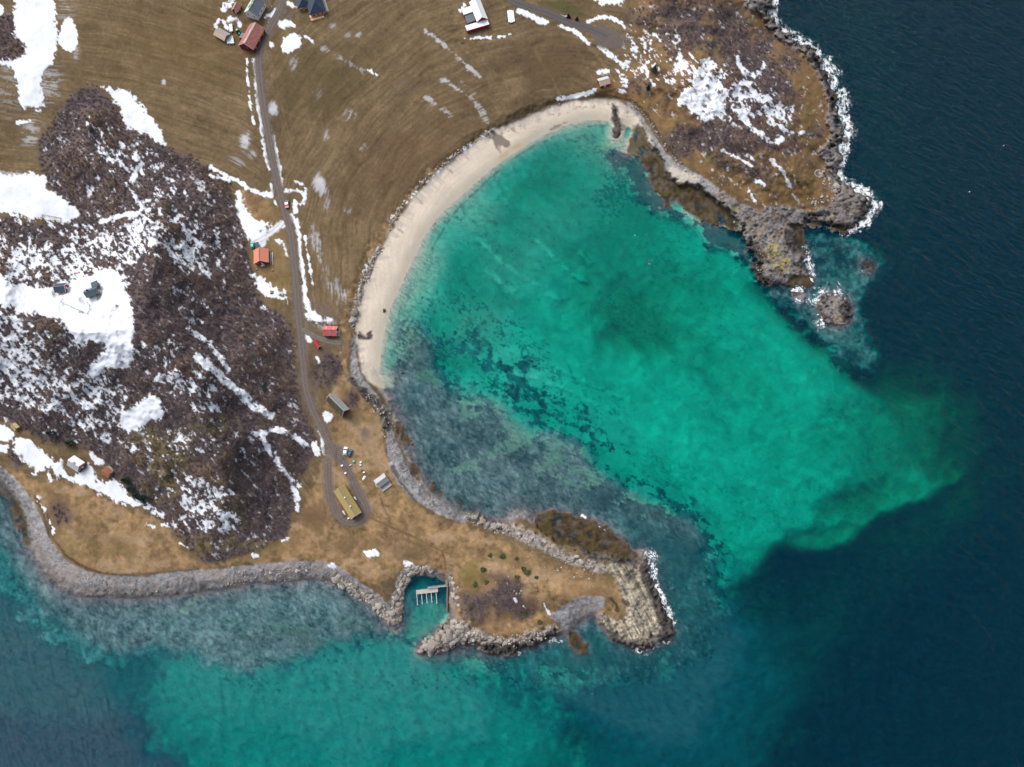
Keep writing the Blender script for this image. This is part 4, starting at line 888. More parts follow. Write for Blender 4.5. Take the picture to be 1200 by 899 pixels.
for j in np.arange(-60, 930, 3.6):
    for i in np.arange(-140, 1010, 3.6):
        u, v = i + rng.uniform(-1.7, 1.7), j + rng.uniform(-1.7, 1.7)
        a = float(samp(scrub, u, v))
        if a < .2 or rng.random() > a * 1.0:
            continue
        if float(samp(land, u, v)) < 3 or float(samp(rockw, u, v)) > .4 or float(samp(dirt, u, v)) > .2 or float(samp(crag, u, v)) > .3:
            continue
        ms = float(samp(moss, u, v))
        if rng.random() < ms * .65:
            continue
        s_ = float(samp(snow, u, v)); d_ = float(samp(SN, u, v))
        if s_ > .5 and rng.random() < (.96 if d_ > .8 else .82):
            continue
        if s_ > .5 and d_ > .95 and rng.random() < .7:
            continue
        if any((u - a_) ** 2 + (v - b_) ** 2 < (r_ * .8) ** 2 for a_, b_, r_ in PADS):
            continue
        spots.append((u, v, rng.uniform(.9, 1.75) * (1.25 if N25[min(np.searchsorted(VS, v), NV - 1), min(np.searchsorted(US, u), NU - 1)] > .7 else 1), s_))
spots = np.array(spots)
score = spots[:, 2] + .9 * (spots[:, 3] > .5)
inv_ = (spots[:, 0] > 2) & (spots[:, 0] < 1198) & (spots[:, 1] > 2) & (spots[:, 1] < 897)
order = np.argsort(-(score + 10 * inv_))
solo, mass = spots[order[:290]], spots[order[290:]]
vs_, fs_, cs_, n0 = [], [], [], 0
def tint(u, v):
    t_ = float(N25[min(np.searchsorted(VS, v), NV - 1), min(np.searchsorted(US, u), NU - 1)])
    c = lin(124, 112, 117, .95) * (1 - np.clip(t_ * .3, 0, .5)) + lin(134, 112, 98, .95) * np.clip(t_ * .3, 0, .5)
    mo = min(1, float(samp(moss, u, v)) * 1.2)
    c = c * (1 - mo * .7) + lin(120, 108, 66, .95) * mo * .7
    return c * rng.uniform(.86, 1.14)
for (u, v, r_, s_) in mass:
    bv, bf = BASES[rng.integers(6)]
    a = rng.uniform(0, 6.28); ca, sa = math.cos(a), math.sin(a)
    p = P3(u, v, -.1)
    w = np.stack([(bv[:, 0] * ca - bv[:, 1] * sa) * r_ + p.x, (bv[:, 0] * sa + bv[:, 1] * ca) * r_ + p.y, bv[:, 2] * r_ * .85 + p.z], -1)
    vs_.append(w); fs_.append(bf + n0); n0 += len(bv)
    cs_.append(np.repeat(tint(u, v)[None], len(bv), 0))
o = np_mesh('scrub_thicket', np.concatenate(vs_), np.concatenate(fs_), TWIG, np.concatenate(cs_), False, 'stuff')
o['label'] = 'leafless brown birch scrub covering the hill and headland'; o['category'] = 'scrub'
protos = []
for k in range(6):
    bv, bf = BASES[k]
    me_o = np_mesh('bare_bush', bv * np.array([1, 1, .9], np.float32), bf, TWIG, np.repeat(lin(124, 112, 112, .9)[None], len(bv), 0) * rng.uniform(.75, 1.2), False)
    protos.append(me_o)
for k, (u, v, r_, s_) in enumerate(solo):
    o = protos[k] if k < 6 else protos[k % 6].copy()
    if k >= 6:
        COL.objects.link(o)
    o.name = 'bare_bush'
    o.location = P3(u, v, -.1); o.rotation_euler = (0, 0, rng.uniform(0, 6.28)); o.scale = (r_, r_, r_)
    o['label'] = 'bare leafless bush of fine brown twigs standing among the thicket and snow'; o['category'] = 'bush'
    o['group'] = 'bare bushes on the hill and the headland'

# ------------------------------------------------------------------ stones along the shore
def rock_mesh(seed, sub=2):
    bm = bmesh.new(); bmesh.ops.create_icosphere(bm, subdivisions=sub, radius=1)
    g = random.Random(seed); pl = [(Vector((g.gauss(0, 1), g.gauss(0, 1), g.gauss(0, 1))).normalized(), g.uniform(.5, .85)) for _ in range(9)]
    for w in bm.verts:
        for n_, d_ in pl:
            e = w.co.dot(n_) - d_
            if e > 0:
                w.co -= n_ * e * .9
        w.co.z *= .7
    v = np.array([w.co[:] for w in bm.verts], np.float32); f = np.array([[x.index for x in q_.verts] for q_ in bm.faces], np.int32)
    bm.free(); return v, f
RB = [rock_mesh(k, 2) for k in range(5)]; RS = [rock_mesh(20 + k, 1) for k in range(5)]
STONE = terrain_mat('shore_stone', 2.4, .22, .6, .1, .85)
STRIPS = [([(500,762),(512,755),(524,748),(540,744)], 15, 620, .78),([(530,738),(548,742),(560,748)], 14, 220, .7),([(476,676),(470,690),(466,708),(466,722),(460,730)], 10, 460, .72),([(462,730),(450,720),(436,705),(420,695),(404,685),(390,676)], 9, 480, .68),([(478,670),(490,667),(506,668)], 7, 120, .8),
 ([(385,668),(360,667),(335,669),(310,672),(285,676),(260,680)], 14, 260, .36),([(447,288),(436,305),(428,325),(421,345),(416,365),(413,385)], 7, 420, .55),([(577,152),(560,163),(535,180),(515,196),(495,213),(475,236),(455,268)], 4, 150, .55),([(528,672),(531,690),(534,710)], 6, 40, .7),
 ([(740,118),(760,140),(776,168),(800,198),(830,218)], 5, 90, .5),([(545,606),(580,616),(620,632),(660,655),(700,664)], 10, 300, .42),([(560,745),(600,752),(640,742)], 12, 160, .5),([(860,260),(885,275),(900,300),(890,320)], 20, 160, .32),([(432,462),(455,495),(458,520),(480,560),(510,592)], 12, 260, .34),([(30,600),(50,640),(80,672),(130,690),(200,690)], 14, 120, .3),([(660,120),(640,126),(610,140)], 3, 20, .4),([(560,690),(640,670),(700,680)], 40, 60, .5),([(960,200),(985,230),(940,240)], 14, 60, .7)]
st = []
for l, wd, n_, sz in STRIPS:
    p = np.array(l, float); seg = np.hypot(*(p[1:] - p[:-1]).T); cum = np.concatenate([[0], np.cumsum(seg)])
    for _ in range(n_):
        d_ = rng.uniform(0, cum[-1]); k = min(np.searchsorted(cum, d_, 'right') - 1, len(seg) - 1)
        t_ = (d_ - cum[k]) / seg[k]; e = (p[k + 1] - p[k]) / seg[k]
        o_ = rng.normal(0, wd * .3)
        u, v = p[k] + (p[k + 1] - p[k]) * t_ + np.array([-e[1], e[0]]) * o_
        if float(samp(land, u, v)) < -1.5:
            continue
        st.append((u, v, sz * rng.lognormal(-.06, .46)))
st = np.array(st); st = st[np.argsort(-st[:, 2])]
def stone_tint():
    return (lin(182, 176, 168, .86) if rng.random() < .65 else lin(160, 148, 140, .86)) * rng.uniform(.6, 1.15)
sp_ = []
for k in range(8):
    bv, bf = RB[k % 5]
    sp_.append(np_mesh('boulder', bv, bf, STONE, np.repeat(stone_tint()[None], len(bv), 0), False))
for k, (u, v, r_) in enumerate(st[:260]):
    o = sp_[k] if k < 8 else sp_[k % 8].copy()
    if k >= 8:
        COL.objects.link(o)
    o.name = 'boulder'
    o.location = P3(u, v, r_ * .12); o.rotation_euler = (rng.uniform(-.4, .4), rng.uniform(-.4, .4), rng.uniform(0, 6.28)); o.scale = (r_, r_ * rng.uniform(.7, 1), r_ * .9)
    o['label'] = 'angular grey boulder lying in the rubble along the shoreline'; o['category'] = 'boulder'
    o['group'] = 'boulders of the breakwaters and shore banks'
vs_, fs_, cs_, n0 = [], [], [], 0
for (u, v, r_) in st[260:]:
    bv, bf = RS[rng.integers(5)]
    a = rng.uniform(0, 6.28); ca, sa = math.cos(a), math.sin(a)
    p = P3(u, v, r_ * .1)
    sx = rng.uniform(.7, 1)
    vs_.append(np.stack([(bv[:, 0] * ca - bv[:, 1] * sx * sa) * r_ + p.x, (bv[:, 0] * sa + bv[:, 1] * sx * ca) * r_ + p.y, bv[:, 2] * r_ + p.z], -1))
    fs_.append(bf + n0); n0 += len(bv); cs_.append(np.repeat(stone_tint()[None], len(bv), 0))
o = np_mesh('shore_stones', np.concatenate(vs_), np.concatenate(fs_), STONE, np.concatenate(cs_), False, 'stuff')
o['label'] = 'loose grey stones heaped along the shore and breakwaters'; o['category'] = 'stones'
# ------------------------------------------------------------------ roads
def ribbon(name, pts, wd, lift, material):
    p = np.array(pts, float)
    seg = np.hypot(*(p[1:] - p[:-1]).T); cum = np.concatenate([[0], np.cumsum(seg)])
    # smooth the centre line
    ss = np.arange(0, cum[-1], 1.0)
    q_ = np.stack([np.interp(ss, cum, p[:, 0]), np.interp(ss, cum, p[:, 1])], -1)
    ker = np.hanning(15); ker /= ker.sum()
    q_ = np.stack([np.convolve(np.pad(q_[:, k], 7, 'edge'), ker, 'valid') for k in (0, 1)], -1)
    tg = np.gradient(q_, axis=0); tg /= np.linalg.norm(tg, axis=1)[:, None] + 1e-9
    nrm = np.stack([-tg[:, 1], tg[:, 0]], -1)
    n_ = 9
    co, cs = [], []
    for i in range(len(q_)):
        wl = wd / 2 * (1 + .10 * math.sin(i * .35) * math.sin(i * .11)); wr = wd / 2 * (1 + .10 * math.sin(i * .29 + 1) * math.sin(i * .13))
        for k in range(n_):
            t_ = k / (n_ - 1)
            o_ = -wl + (wl + wr) * t_
            u, v = q_[i] + nrm[i] * o_
            co.append(P3(u, v, lift + .05 * (1 - (2 * t_ - 1) ** 2)))
            tr_ = max(0, 1 - abs(abs(2 * t_ - 1) - .5) / .22)      # two worn wheel tracks
            cs.append(material[1] * (1 + .16 * tr_ - .12 * (abs(2 * t_ - 1) < .2)) * rng.uniform(.93, 1.07))
    idx_ = np.arange(len(co)).reshape(-1, n_)
    f = np.stack([idx_[:-1, :-1], idx_[:-1, 1:], idx_[1:, 1:], idx_[1:, :-1]], -1).reshape(-1, 4)
    return np_mesh(name, np.array([c[:] for c in co]), f, material[0], np.array(cs), True, 'structure')
GRAV = terrain_mat('packed_gravel', 3.0, .12, .4, .05, .9)
ASPH = terrain_mat('worn_asphalt', 3.0, .08, .3, .03, .9)
ribbon('gravel_road', ROADS['main'][:-1], 7.4, .08, (GRAV, lin(116, 104, 98, K)))
ribbon('asphalt_road', ROADS['top'], 8.6, .09, (ASPH, lin(98, 92, 92, K)))
ribbon('driveway', ROADS['drive'], 5.5, .07, (GRAV, lin(124, 114, 106, K)))
# the turning place at the end of the asphalt
co = [P3(712, 44, .1)]; ca, sa = math.cos(R(25)), math.sin(R(25))
for r_ in (.35, .7, 1):
    for k in range(36):
        a = k / 36 * 2 * math.pi; x, y = 18.5 * r_ * math.cos(a), 11.5 * r_ * math.sin(a)
        co.append(P3(712 + x * ca - y * sa, 44 + x * sa + y * ca, .1))
bm = bmesh.new(); vv = [bm.verts.new(c) for c in co]
for k in range(36):
    n_ = (k + 1) % 36
    bm.faces.new((vv[0], vv[1 + n_], vv[1 + k]))
    for q_ in (0, 36):
        bm.faces.new((vv[1 + q_ + k], vv[1 + q_ + n_], vv[37 + q_ + n_], vv[37 + q_ + k]))
bmesh.ops.recalc_face_normals(bm, faces=bm.faces)
me = bpy.data.meshes.new('turning_area'); bm.to_mesh(me); bm.free()
a_ = me.color_attributes.new('ground_colour', 'FLOAT_COLOR', 'POINT')
a_.data.foreach_set('color', np.tile(np.array([*lin(112, 100, 94, K), 1], np.float32), len(me.vertices)))
me.materials.append(GRAV); o = bpy.data.objects.new('turning_area', me); COL.objects.link(o); o['kind'] = 'structure'

# ------------------------------------------------------------------ building kit
class MB:
    def __init__(s): s.v, s.f = [], []
    def box(s, x0, x1, y0, y1, z0, z1):
        i = len(s.v)
        s.v += [(x, y, z) for z in (z0, z1) for x, y in ((x0, y0), (x1, y0), (x1, y1), (x0, y1))]
        s.f += [(i + 3, i + 2, i + 1, i), (i + 4, i + 5, i + 6, i + 7), (i, i + 1, i + 5, i + 4), (i + 1, i + 2, i + 6, i + 5), (i + 2, i + 3, i + 7, i + 6), (i + 3, i, i + 4, i + 7)]
        return s
    def hull8(s, b, t):
        i = len(s.v); s.v += list(b) + list(t)
        s.f += [(i + 3, i + 2, i + 1, i), (i + 4, i + 5, i + 6, i + 7)] + [(i + k, i + (k + 1) % 4, i + 4 + (k + 1) % 4, i + 4 + k) for k in range(4)]
        return s
    def bar(s, a, b, w, h=None):
        a, b = Vector(a), Vector(b); d = (b - a).normalized()
        sd = d.cross(Vector((0, 0, 1))); sd = sd.normalized() if sd.length > 1e-4 else Vector((1, 0, 0))
        up = sd.cross(d).normalized(); h = h or w
        c = [(-1, -1), (1, -1), (1, 1), (-1, 1)]
        return s.hull8([a + sd * x * w / 2 + up * y * h / 2 for x, y in c], [b + sd * x * w / 2 + up * y * h / 2 for x, y in c])
    def tube(s, c, r0, r1, z0, z1, n=12, axis='z'):
        i = len(s.v)
        def pt(x, y, z): return {'z': (c[0] + x, c[1] + y, c[2] + z), 'y': (c[0] + x, c[1] + z, c[2] + y), 'x': (c[0] + z, c[1] + x, c[2] + y)}[axis]
        for r_, z in ((r0, z0), (r1, z1)):
            s.v += [pt(r_ * math.cos(2 * math.pi * k / n), r_ * math.sin(2 * math.pi * k / n), z) for k in range(n)]
        s.f += [(i + k, i + (k + 1) % n, i + n + (k + 1) % n, i + n + k) for k in range(n)] + [tuple(i + k for k in range(n))[::-1], tuple(i + n + k for k in range(n))]
        return s
    def build(s, name, material, parent=None, smooth=False):
        me = bpy.data.meshes.new(name); me.from_pydata([tuple(x) for x in s.v], [], s.f); me.update()
        bm = bmesh.new(); bm.from_mesh(me); bmesh.ops.recalc_face_normals(bm, faces=bm.faces); bm.to_mesh(me); bm.free()
        for p in me.polygons: p.use_smooth = smooth
        me.materials.append(material)
        o = bpy.data.objects.new(name, me); COL.objects.link(o); o.parent = parent
        return o
def thing(name, label, cat, loc=(0, 0, 0), rz=0, group=None):
    o = bpy.data.objects.new(name, None); COL.objects.link(o); o.empty_display_size = .5
    o.location = loc; o.rotation_euler = (0, 0, rz); o['label'] = label; o['category'] = cat
    if group: o['group'] = group
    return o
def tag(o, label, cat, group=None):
    o['label'] = label; o['category'] = cat
    if group: o['group'] = group
    return o
M = dict(
 red=mat('red_boards', lin(140, 42, 44), .22, 3, .7, .3, stretch=(6, 6, .6)), darkred=mat('dark_red_boards', lin(104, 44, 44), .25, 3, .7, .3, stretch=(6, 6, .6)),
 white=mat('white_paint', lin(225, 226, 228), .06, 3, .6, .1), glass=mat('window_glass', (.03, .04, .05), .2, 1, .12, 0, spec=.6), dark=mat('dark_interior', (.02, .02, .022), .3, 2, .9, .2),
 grey=mat('weathered_boards', lin(120, 116, 110), .2, 3, .85, .4, stretch=(6, 6, .6)), palewood=mat('pale_planks', lin(190, 158, 118), .15, 2, .8, .3, stretch=(1, 8, 1)),
 tan=mat('tan_cladding', lin(190, 140, 95), .15, 3, .7, .2, stretch=(1, 1, 8)), greyroof=mat('grey_sheet_roof', lin(150, 152, 152), .10, 1.2, .6, .15), palegrey=mat('pale_sheet_roof', lin(176, 180, 184), .07, 1.0, .55, .1),
 paleblue=mat('galvanised_roof', lin(178, 190, 200), .12, 1.0, .5, .1, col2=lin(196, 204, 210)), rustgrey=mat('rust_patched_roof', lin(184, 172, 160), .05, .5, .7, .1, col2=lin(188, 150, 124)),
 rust=mat('rusted_roof', lin(142, 84, 62), .2, 1.0, .85, .2, col2=lin(166, 112, 88)), redrust=mat('faded_red_roof', lin(160, 96, 88), .14, .8, .75, .2, col2=lin(182, 128, 118)), orange=mat('orange_roof', lin(222, 140, 114), .06, 1.5, .7, .15), orange2=mat('orange_roof_shade', lin(214, 132, 106), .06, 1.5, .7, .15),
 pinkred=mat('faded_pink_red_roof', lin(204, 104, 104), .08, 1.0, .7, .12), bright=mat('bright_red_roof', lin(186, 58, 68), .08, 1.5, .65, .1), slate=mat('dark_slate_roof', lin(62, 76, 92), .15, 1.5, .6, .2), navy=mat('dark_blue_tiles', lin(34, 52, 76), .18, 2.0, .5, .3), slate2=mat('slate_felt_roof', lin(88, 104, 112), .15, 1.0, .6, .2),
 moss=mat('mossy_roof', lin(74, 72, 50), .25, .8, .9, .3, col2=lin(96, 98, 82)), turf=mat('turf_roof', lin(166, 146, 96), .16, .6, .95, .6, col2=lin(140, 130, 80)), turf2=mat('turf_roof_pale', lin(174, 154, 106), .14, .6, .95, .6, col2=lin(150, 136, 90)),  # the second turf is slightly paler
 yellow=mat('yellow_grey_roof', lin(186, 172, 132), .1, 1.0, .8, .2), yellow2=mat('yellow_grey_roof_shade', lin(170, 152, 106), .1, 1.0, .8, .2), snow=mat('roof_snow', lin(240, 244, 250, .92), .03, .8, .6, .3), palegreen=mat('pale_green_roof', lin(182, 200, 188), .1, 1.0, .7, .15), roofgrey=mat('asphalt_shingle', lin(104, 114, 122), .12, 1.5, .8, .2),
 deck=mat('grey_decking', lin(150, 154, 158), .1, 1.5, .8, .2, stretch=(8, 1, 1)), concrete=mat('concrete', lin(176, 172, 164), .1, .7, .85, .2), tyre=mat('black_rubber', (.02, .02, .02), .2, 3, .8, .1), metal=mat('galvanised_steel', lin(160, 166, 170), .1, 3, .4, .05, metal=.4),
 wood=mat('old_timber', lin(110, 98, 86), .2, 3, .9, .4, stretch=(1, 1, .3)))
def paint(name, r, g, b): return mat(name, lin(r, g, b), .04, 2, .28, 0, spec=.5)
M.update(carwhite=paint('white_car_paint', 236, 238, 240), carblue=paint('blue_car_paint', 58, 78, 98), cargreen=paint('turquoise_car_paint', 52, 168, 160), carred=paint('red_car_paint', 176, 36, 56), cardark=paint('dark_green_car_paint', 34, 52, 46), tractor=paint('green_tractor_paint', 28, 120, 72), plastic=mat('pale_plastic', lin(205, 212, 216), .05, 2, .5, .1), aqua=paint('aqua_plastic', 70, 200, 170))

def place(u, v, z_top, du, dv):
    """base of a thing whose top is seen at map position (u, v), and the turn of its long axis"""
    z0 = float(samp(Z, u, v)); x, y = W2(u, v, z0 + z_top)
    return Vector((x, y, z0)), jac(u, v, z0 + z_top, du, dv)[2]
def gable(b, L, W, wh, rh, th=.16, oh=.35, sides=None, ribs=.9):
    """(+y slope, -y slope) roof builders of a gable over an L x W plan; ridge along x"""
    out_ = []
    run = W / 2 + oh; dz = rh * oh / (W / 2)
    for sy in (1, -1):
        m_ = MB()
        e = [(-L / 2 - oh, sy * run, wh - dz), (L / 2 + oh, sy * run, wh - dz), (L / 2 + oh, 0, wh + rh), (-L / 2 - oh, 0, wh + rh)]
        m_.hull8(e, [(x, y, z + th) for x, y, z in e])
        if ribs:
            n_ = max(2, int((L + 2 * oh) / ribs))
            for k in range(n_ + 1):
                x = -L / 2 - oh + .05 + (L + 2 * oh - .1) * k / n_
                m_.bar((x, sy * (run - .02), wh - dz + th + .02), (x, sy * .06, wh + rh + th - .0), .07, .06)
        out_.append(m_)
    return out_
def house(name, label, cat, u, v, Lp, Wp, du, dv, wh, rh, walls, roofs, win_n=(2, 2), door='end+', chimney=None, trim='white', ribs=.9, doorm='white', pipe=None):
    ja, jb, _ = jac(u, v, float(samp(Z, u, v)) + wh, du, dv)
    L, W = Lp * ja - .7, Wp * jb - .7
    loc, rz = place(u, v, wh + rh * .5, du, dv)
    t_ = thing(name, label, cat, loc - Vector((0, 0, .25)), rz)
    m_ = MB(); i = 0
    m_.v = [(-L / 2, -W / 2, -.3), (L / 2, -W / 2, -.3), (L / 2, W / 2, -.3), (-L / 2, W / 2, -.3), (-L / 2, -W / 2, wh), (L / 2, -W / 2, wh), (L / 2, W / 2, wh), (-L / 2, W / 2, wh), (-L / 2, 0, wh + rh - .02), (L / 2, 0, wh + rh - .02)]
    m_.f = [(3, 2, 1, 0), (0, 1, 5, 4), (2, 3, 7, 6), (1, 2, 6, 9, 5), (3, 0, 4, 8, 7), (4, 5, 9, 8), (6, 7, 8, 9)]
    m_.build('wall', M[walls], t_)
    ga, gb = gable(None, L, W, wh, rh, ribs=ribs)
    if roofs[0] == roofs[1]:
        k = len(ga.v); ga.v += gb.v; ga.f += [tuple(x + k for x in f) for f in gb.f]
        rf = ga.build('roof', M[roofs[0]], t_)
    else:
        rf = ga.build('roof', M[roofs[0]], t_); gb.build('roof', M[roofs[1]], t_)
    b_ = MB()                                                # barge boards and ridge cap
    oh, dz = .35, rh * .35 / (W / 2)
    for sx in (-1, 1):
        for sy in (-1, 1):
            b_.bar((sx * (L / 2 + .37), sy * (W / 2 + oh), wh - dz + .04), (sx * (L / 2 + .37), 0, wh + rh + .04), .05, .26)
    b_.build('barge_board', M[trim], t_)
    MB().bar((-L / 2 - .33, 0, wh + rh + .19), (L / 2 + .33, 0, wh + rh + .19), .34, .06).build('ridge_cap', M[roofs[0]] if ribs else M['grey'], t_)
    def window(x, y, z, nx, ny, w=.9, h=1.1):
        f_ = MB(); g_ = MB(); tx, ty = -ny, nx
        c = Vector((x, y, z))
        def rect(mb, wa, wb, za, zb, d0, d1):
            p = [(wa, d0), (wb, d0), (wb, d1), (wa, d1)]
            pt = lambda a, d, zz: (c.x + tx * a + nx * d, c.y + ty * a + ny * d, zz)
            mb.hull8([pt(a, d, za) for a, d in p], [pt(a, d, zb) for a, d in p])
        rect(g_, -w / 2, w / 2, z, z + h, .01, .03)
        for wa, wb, za, zb in ((-w / 2 - .1, -w / 2, z - .1, z + h + .1), (w / 2, w / 2 + .1, z - .1, z + h + .1), (-w / 2, w / 2, z - .1, z), (-w / 2, w / 2, z + h, z + h + .1), (-.03, .03, z, z + h)):
            rect(f_, wa, wb, za, zb, .005, .06)
        o = g_.build('window', M['glass'], t_); f_.build('frame', M[trim if trim != 'grey' else 'white'], o)
    for sy in (1, -1):
        for k in range(win_n[0]):
            window(-L / 2 + L * (k + .5) / win_n[0], sy * W / 2, wh * .42, 0, sy)
    for sx in (1, -1):
        for k in range(win_n[1]):
            window(sx * L / 2, -W / 2 + W * (k + .5) / win_n[1], wh * .45 if not (door == 'end+' and sx > 0) else wh * .55, sx, 0)
    d_ = MB()
    if door == 'end+': d_.box(L / 2 + .01, L / 2 + .07, -.5 - (.9 if win_n[1] else 0) * 0, .5, .1, 2.0)
    elif door == 'big': d_.box(L / 2 + .01, L / 2 + .09, -1.3, 1.3, .1, min(2.7, wh + .3))
    elif door == 'side': d_.box(-.5, .5, -W / 2 - .07, -W / 2 - .01, .1, 2.0)
    if door: d_.build('door', M[doorm], t_)
    if chimney is not None:
        x, y, mt_ = chimney
        h0 = wh + rh * (1 - abs(y) / (W / 2)) - .3
        MB().box(x - .3, x + .3, y - .3, y + .3, h0, wh + rh + .9).box(x - .36, x + .36, y - .36, y + .36, wh + rh + .9, wh + rh + 1.0).build('chimney', M[mt_], rf)
    for x, y in pipe or ():
        h0 = wh + rh * (1 - abs(y) / (W / 2))
        MB().tube((x, y, 0), .28, .28, h0 - .2, h0 + .8, 10).tube((x, y, 0), .36, .36, h0 + .8, h0 + .95, 10).build('vent_pipe', M['white'], rf)
    return t_, L, W

# farm in the north
b_, L, W = house('barn', 'red sheet roofed barn with a snow streak along its ridge beside the road', 'barn', 293.5, 40.5, 28, 18, -12.5, 23, 3.6, 3.0, 'darkred', ('redrust', 'redrust'), (3, 1), 'big', doorm='darkred', ribs=.8)
m_ = MB()
for k in range(26):
    x = -L / 2 + L * (k + .5) / 26
    m_.hull8([(x - L / 50, -.25 - random.uniform(.1, .6), 6.45), (x + L / 50, -.25 - random.uniform(.1, .6), 6.45), (x + L / 50, .5, 6.5), (x - L / 50, .5, 6.5)], [(x - L / 50, -.35, 6.75), (x + L / 50, -.35, 6.75), (x + L / 50, .3, 6.8), (x - L / 50, .3, 6.8)])
m_.build('ridge_snow', M['snow'], b_)
MB().hull8([(-1.5, -W / 2 - 3.2, 0), (2.2, -W / 2 - 3.2, 0), (2.2, -W / 2 - .05, 0), (-1.5, -W / 2 - .05, 0)], [(-1.5, -W / 2 - 3.2, 2.3), (2.2, -W / 2 - 3.2, 2.3), (2.2, -W / 2 - .05, 3.3), (-1.5, -W / 2 - .05, 3.3)]).build('lean_to', M['roofgrey'], b_)
house('farm_shed', 'low grey shed with half its roof rusty, left of the red barn', 'shed', 259.2, 39, 15, 10.5, 88, 50, 2.3, 1.2, 'grey', ('greyroof', 'rustgrey'), (1, 0), 'side', doorm='wood', trim='grey')
house('small_barn', 'small dark red shed half under snow at the top edge', 'shed', 276.2, 7, 9, 8, -20, 40, 2.3, 1.6, 'darkred', ('redrust', 'rustgrey'), (1, 0), 'end+')
b_, L, W = house('farmhouse', 'pale green farmhouse with grey shingled roof beside the farm track', 'house', 297, 5.5, 20, 15, -14, 24, 4.0, 2.8, 'white', ('roofgrey', 'palegreen'), (3, 2), 'end+', (1.0, .4, 'concrete'), ribs=0)
for x in (-2.6, 1.7):
    MB().hull8([(x - 1.5, -2.9, 4.62), (x + 1.5, -2.9, 4.62), (x + 1.5, -1.0, 6.2), (x - 1.5, -1.0, 6.2)], [(x - 1.5, -2.9, 4.85), (x + 1.5, -2.9, 4.85), (x + 1.5, -1.0, 6.4), (x - 1.5, -1.0, 6.4)]).build('roof_panel', M['roofgrey'], b_)
# hipped house with dark blue tiles
loc, rz = place(368, 1.5, 4.2, 8, 26)
b_ = thing('hipped_house', 'tan clad house under a dark blue hipped roof at the top edge', 'house', loc - Vector((0, 0, .2)), rz)
MB().box(-6.8, 6.8, -4.4, 4.4, -.3, 2.9).box(-6, 0, -8.5, -4.4, -.3, 2.9).build('wall', M['tan'], b_)
def hip(L, W, z0, z1, ox=0, oy=0, r=None):
    r = (L - W) / 2 * .9 if r is None else r
    m_ = MB()
    m_.v = [(ox - L / 2, oy - W / 2, z0), (ox + L / 2, oy - W / 2, z0), (ox + L / 2, oy + W / 2, z0), (ox - L / 2, oy + W / 2, z0), (ox - r, oy, z1), (ox + r, oy, z1), (ox - L / 2, oy - W / 2, z0 - .2), (ox + L / 2, oy - W / 2, z0 - .2), (ox + L / 2, oy + W / 2, z0 - .2), (ox - L / 2, oy + W / 2, z0 - .2)]
    m_.f = [(0, 1, 5, 4), (2, 3, 4, 5), (1, 2, 5), (3, 0, 4), (9, 8, 7, 6), (6, 7, 1, 0), (7, 8, 2, 1), (8, 9, 3, 2), (9, 6, 0, 3)]
    return m_
rf = hip(14.6, 9.8, 2.95, 6.0).build('roof', M['navy'], b_)
hip(7.2, 9.0, 2.9, 5.4, -3, -6.2, .1).build('wing_roof', M['navy'], b_)
MB().bar((-2.2, 0, 6.02), (2.2, 0, 6.02), .3, .1).bar((2.2, 0, 6.02), (7.3, 4.9, 3.0), .25, .1).bar((2.2, 0, 6.02), (7.3, -4.9, 3.0), .25, .1).bar((-2.2, 0, 6.02), (-7.3, 4.9, 3.0), .25, .1).bar((-2.2, 0, 6.02), (-7.3, -4.9, 3.0), .25, .1).build('ridge_cap', M['slate'], b_)
dk = MB().box(6.85, 9.4, -5.2, 3.0, .1, .35).build('deck', M['tan'], b_)
m_ = MB()
for y in np.arange(-5.1, 3.1, 1.3): m_.box(9.3, 9.4, y - .05, y + .05, .35, 1.3)
m_.box(9.28, 9.42, -5.2, 3.0, 1.3, 1.38).build('railing', M['white'], dk)
MB().box(-4, 5.5, 4.45, 6.6, .05, .3).build('terrace', M['deck'], b_)
for y in (-2.6, 0, 2.6):
    g_ = MB().box(6.81, 6.84, y - .6, y + .6, .9, 2.2).build('window', M['glass'], b_)
    MB().box(6.81, 6.88, y - .72, y - .6, .8, 2.3).box(6.81, 6.88, y + .6, y + .72, .8, 2.3).box(6.81, 6.88, y - .6, y + .6, 2.2, 2.3).build('frame', M['white'], g_)
MB().box(.6, 1.3, .2, .9, 5.2, 6.9).build('chimney', M['concrete'], rf)

# white roofed barn with wings round a yard
loc, rz = place(560.5, 9, 5.5, 9.5, 24)
b_ = thing('winged_barn', 'long barn with snow white ribbed roofs around a small yard', 'barn', loc - Vector((0, 0, .2)), rz)
L, W = 14.2, 6.2
MB().box(-L / 2, L / 2, -W / 2, W / 2, -.3, 3.6).build('wall', M['red'], b_)
ga, gb = gable(None, L, W, 3.6, 2.2, ribs=.6)
k = len(ga.v); ga.v += gb.v; ga.f += [tuple(x + k for x in f) for f in gb.f]
ga.build('roof', M['snow'], b_)
MB().hull8([(-L / 2 + .05, -W / 2, 3.6), (L / 2 - .05, -W / 2, 3.6), (L / 2 - .05, W / 2, 3.6), (-L / 2 + .05, W / 2, 3.6)], [(-L / 2 + .05, -.05, 5.75), (L / 2 - .05, -.05, 5.75), (L / 2 - .05, .05, 5.75), (-L / 2 + .05, .05, 5.75)]).build('gable_wall', M['red'], b_)
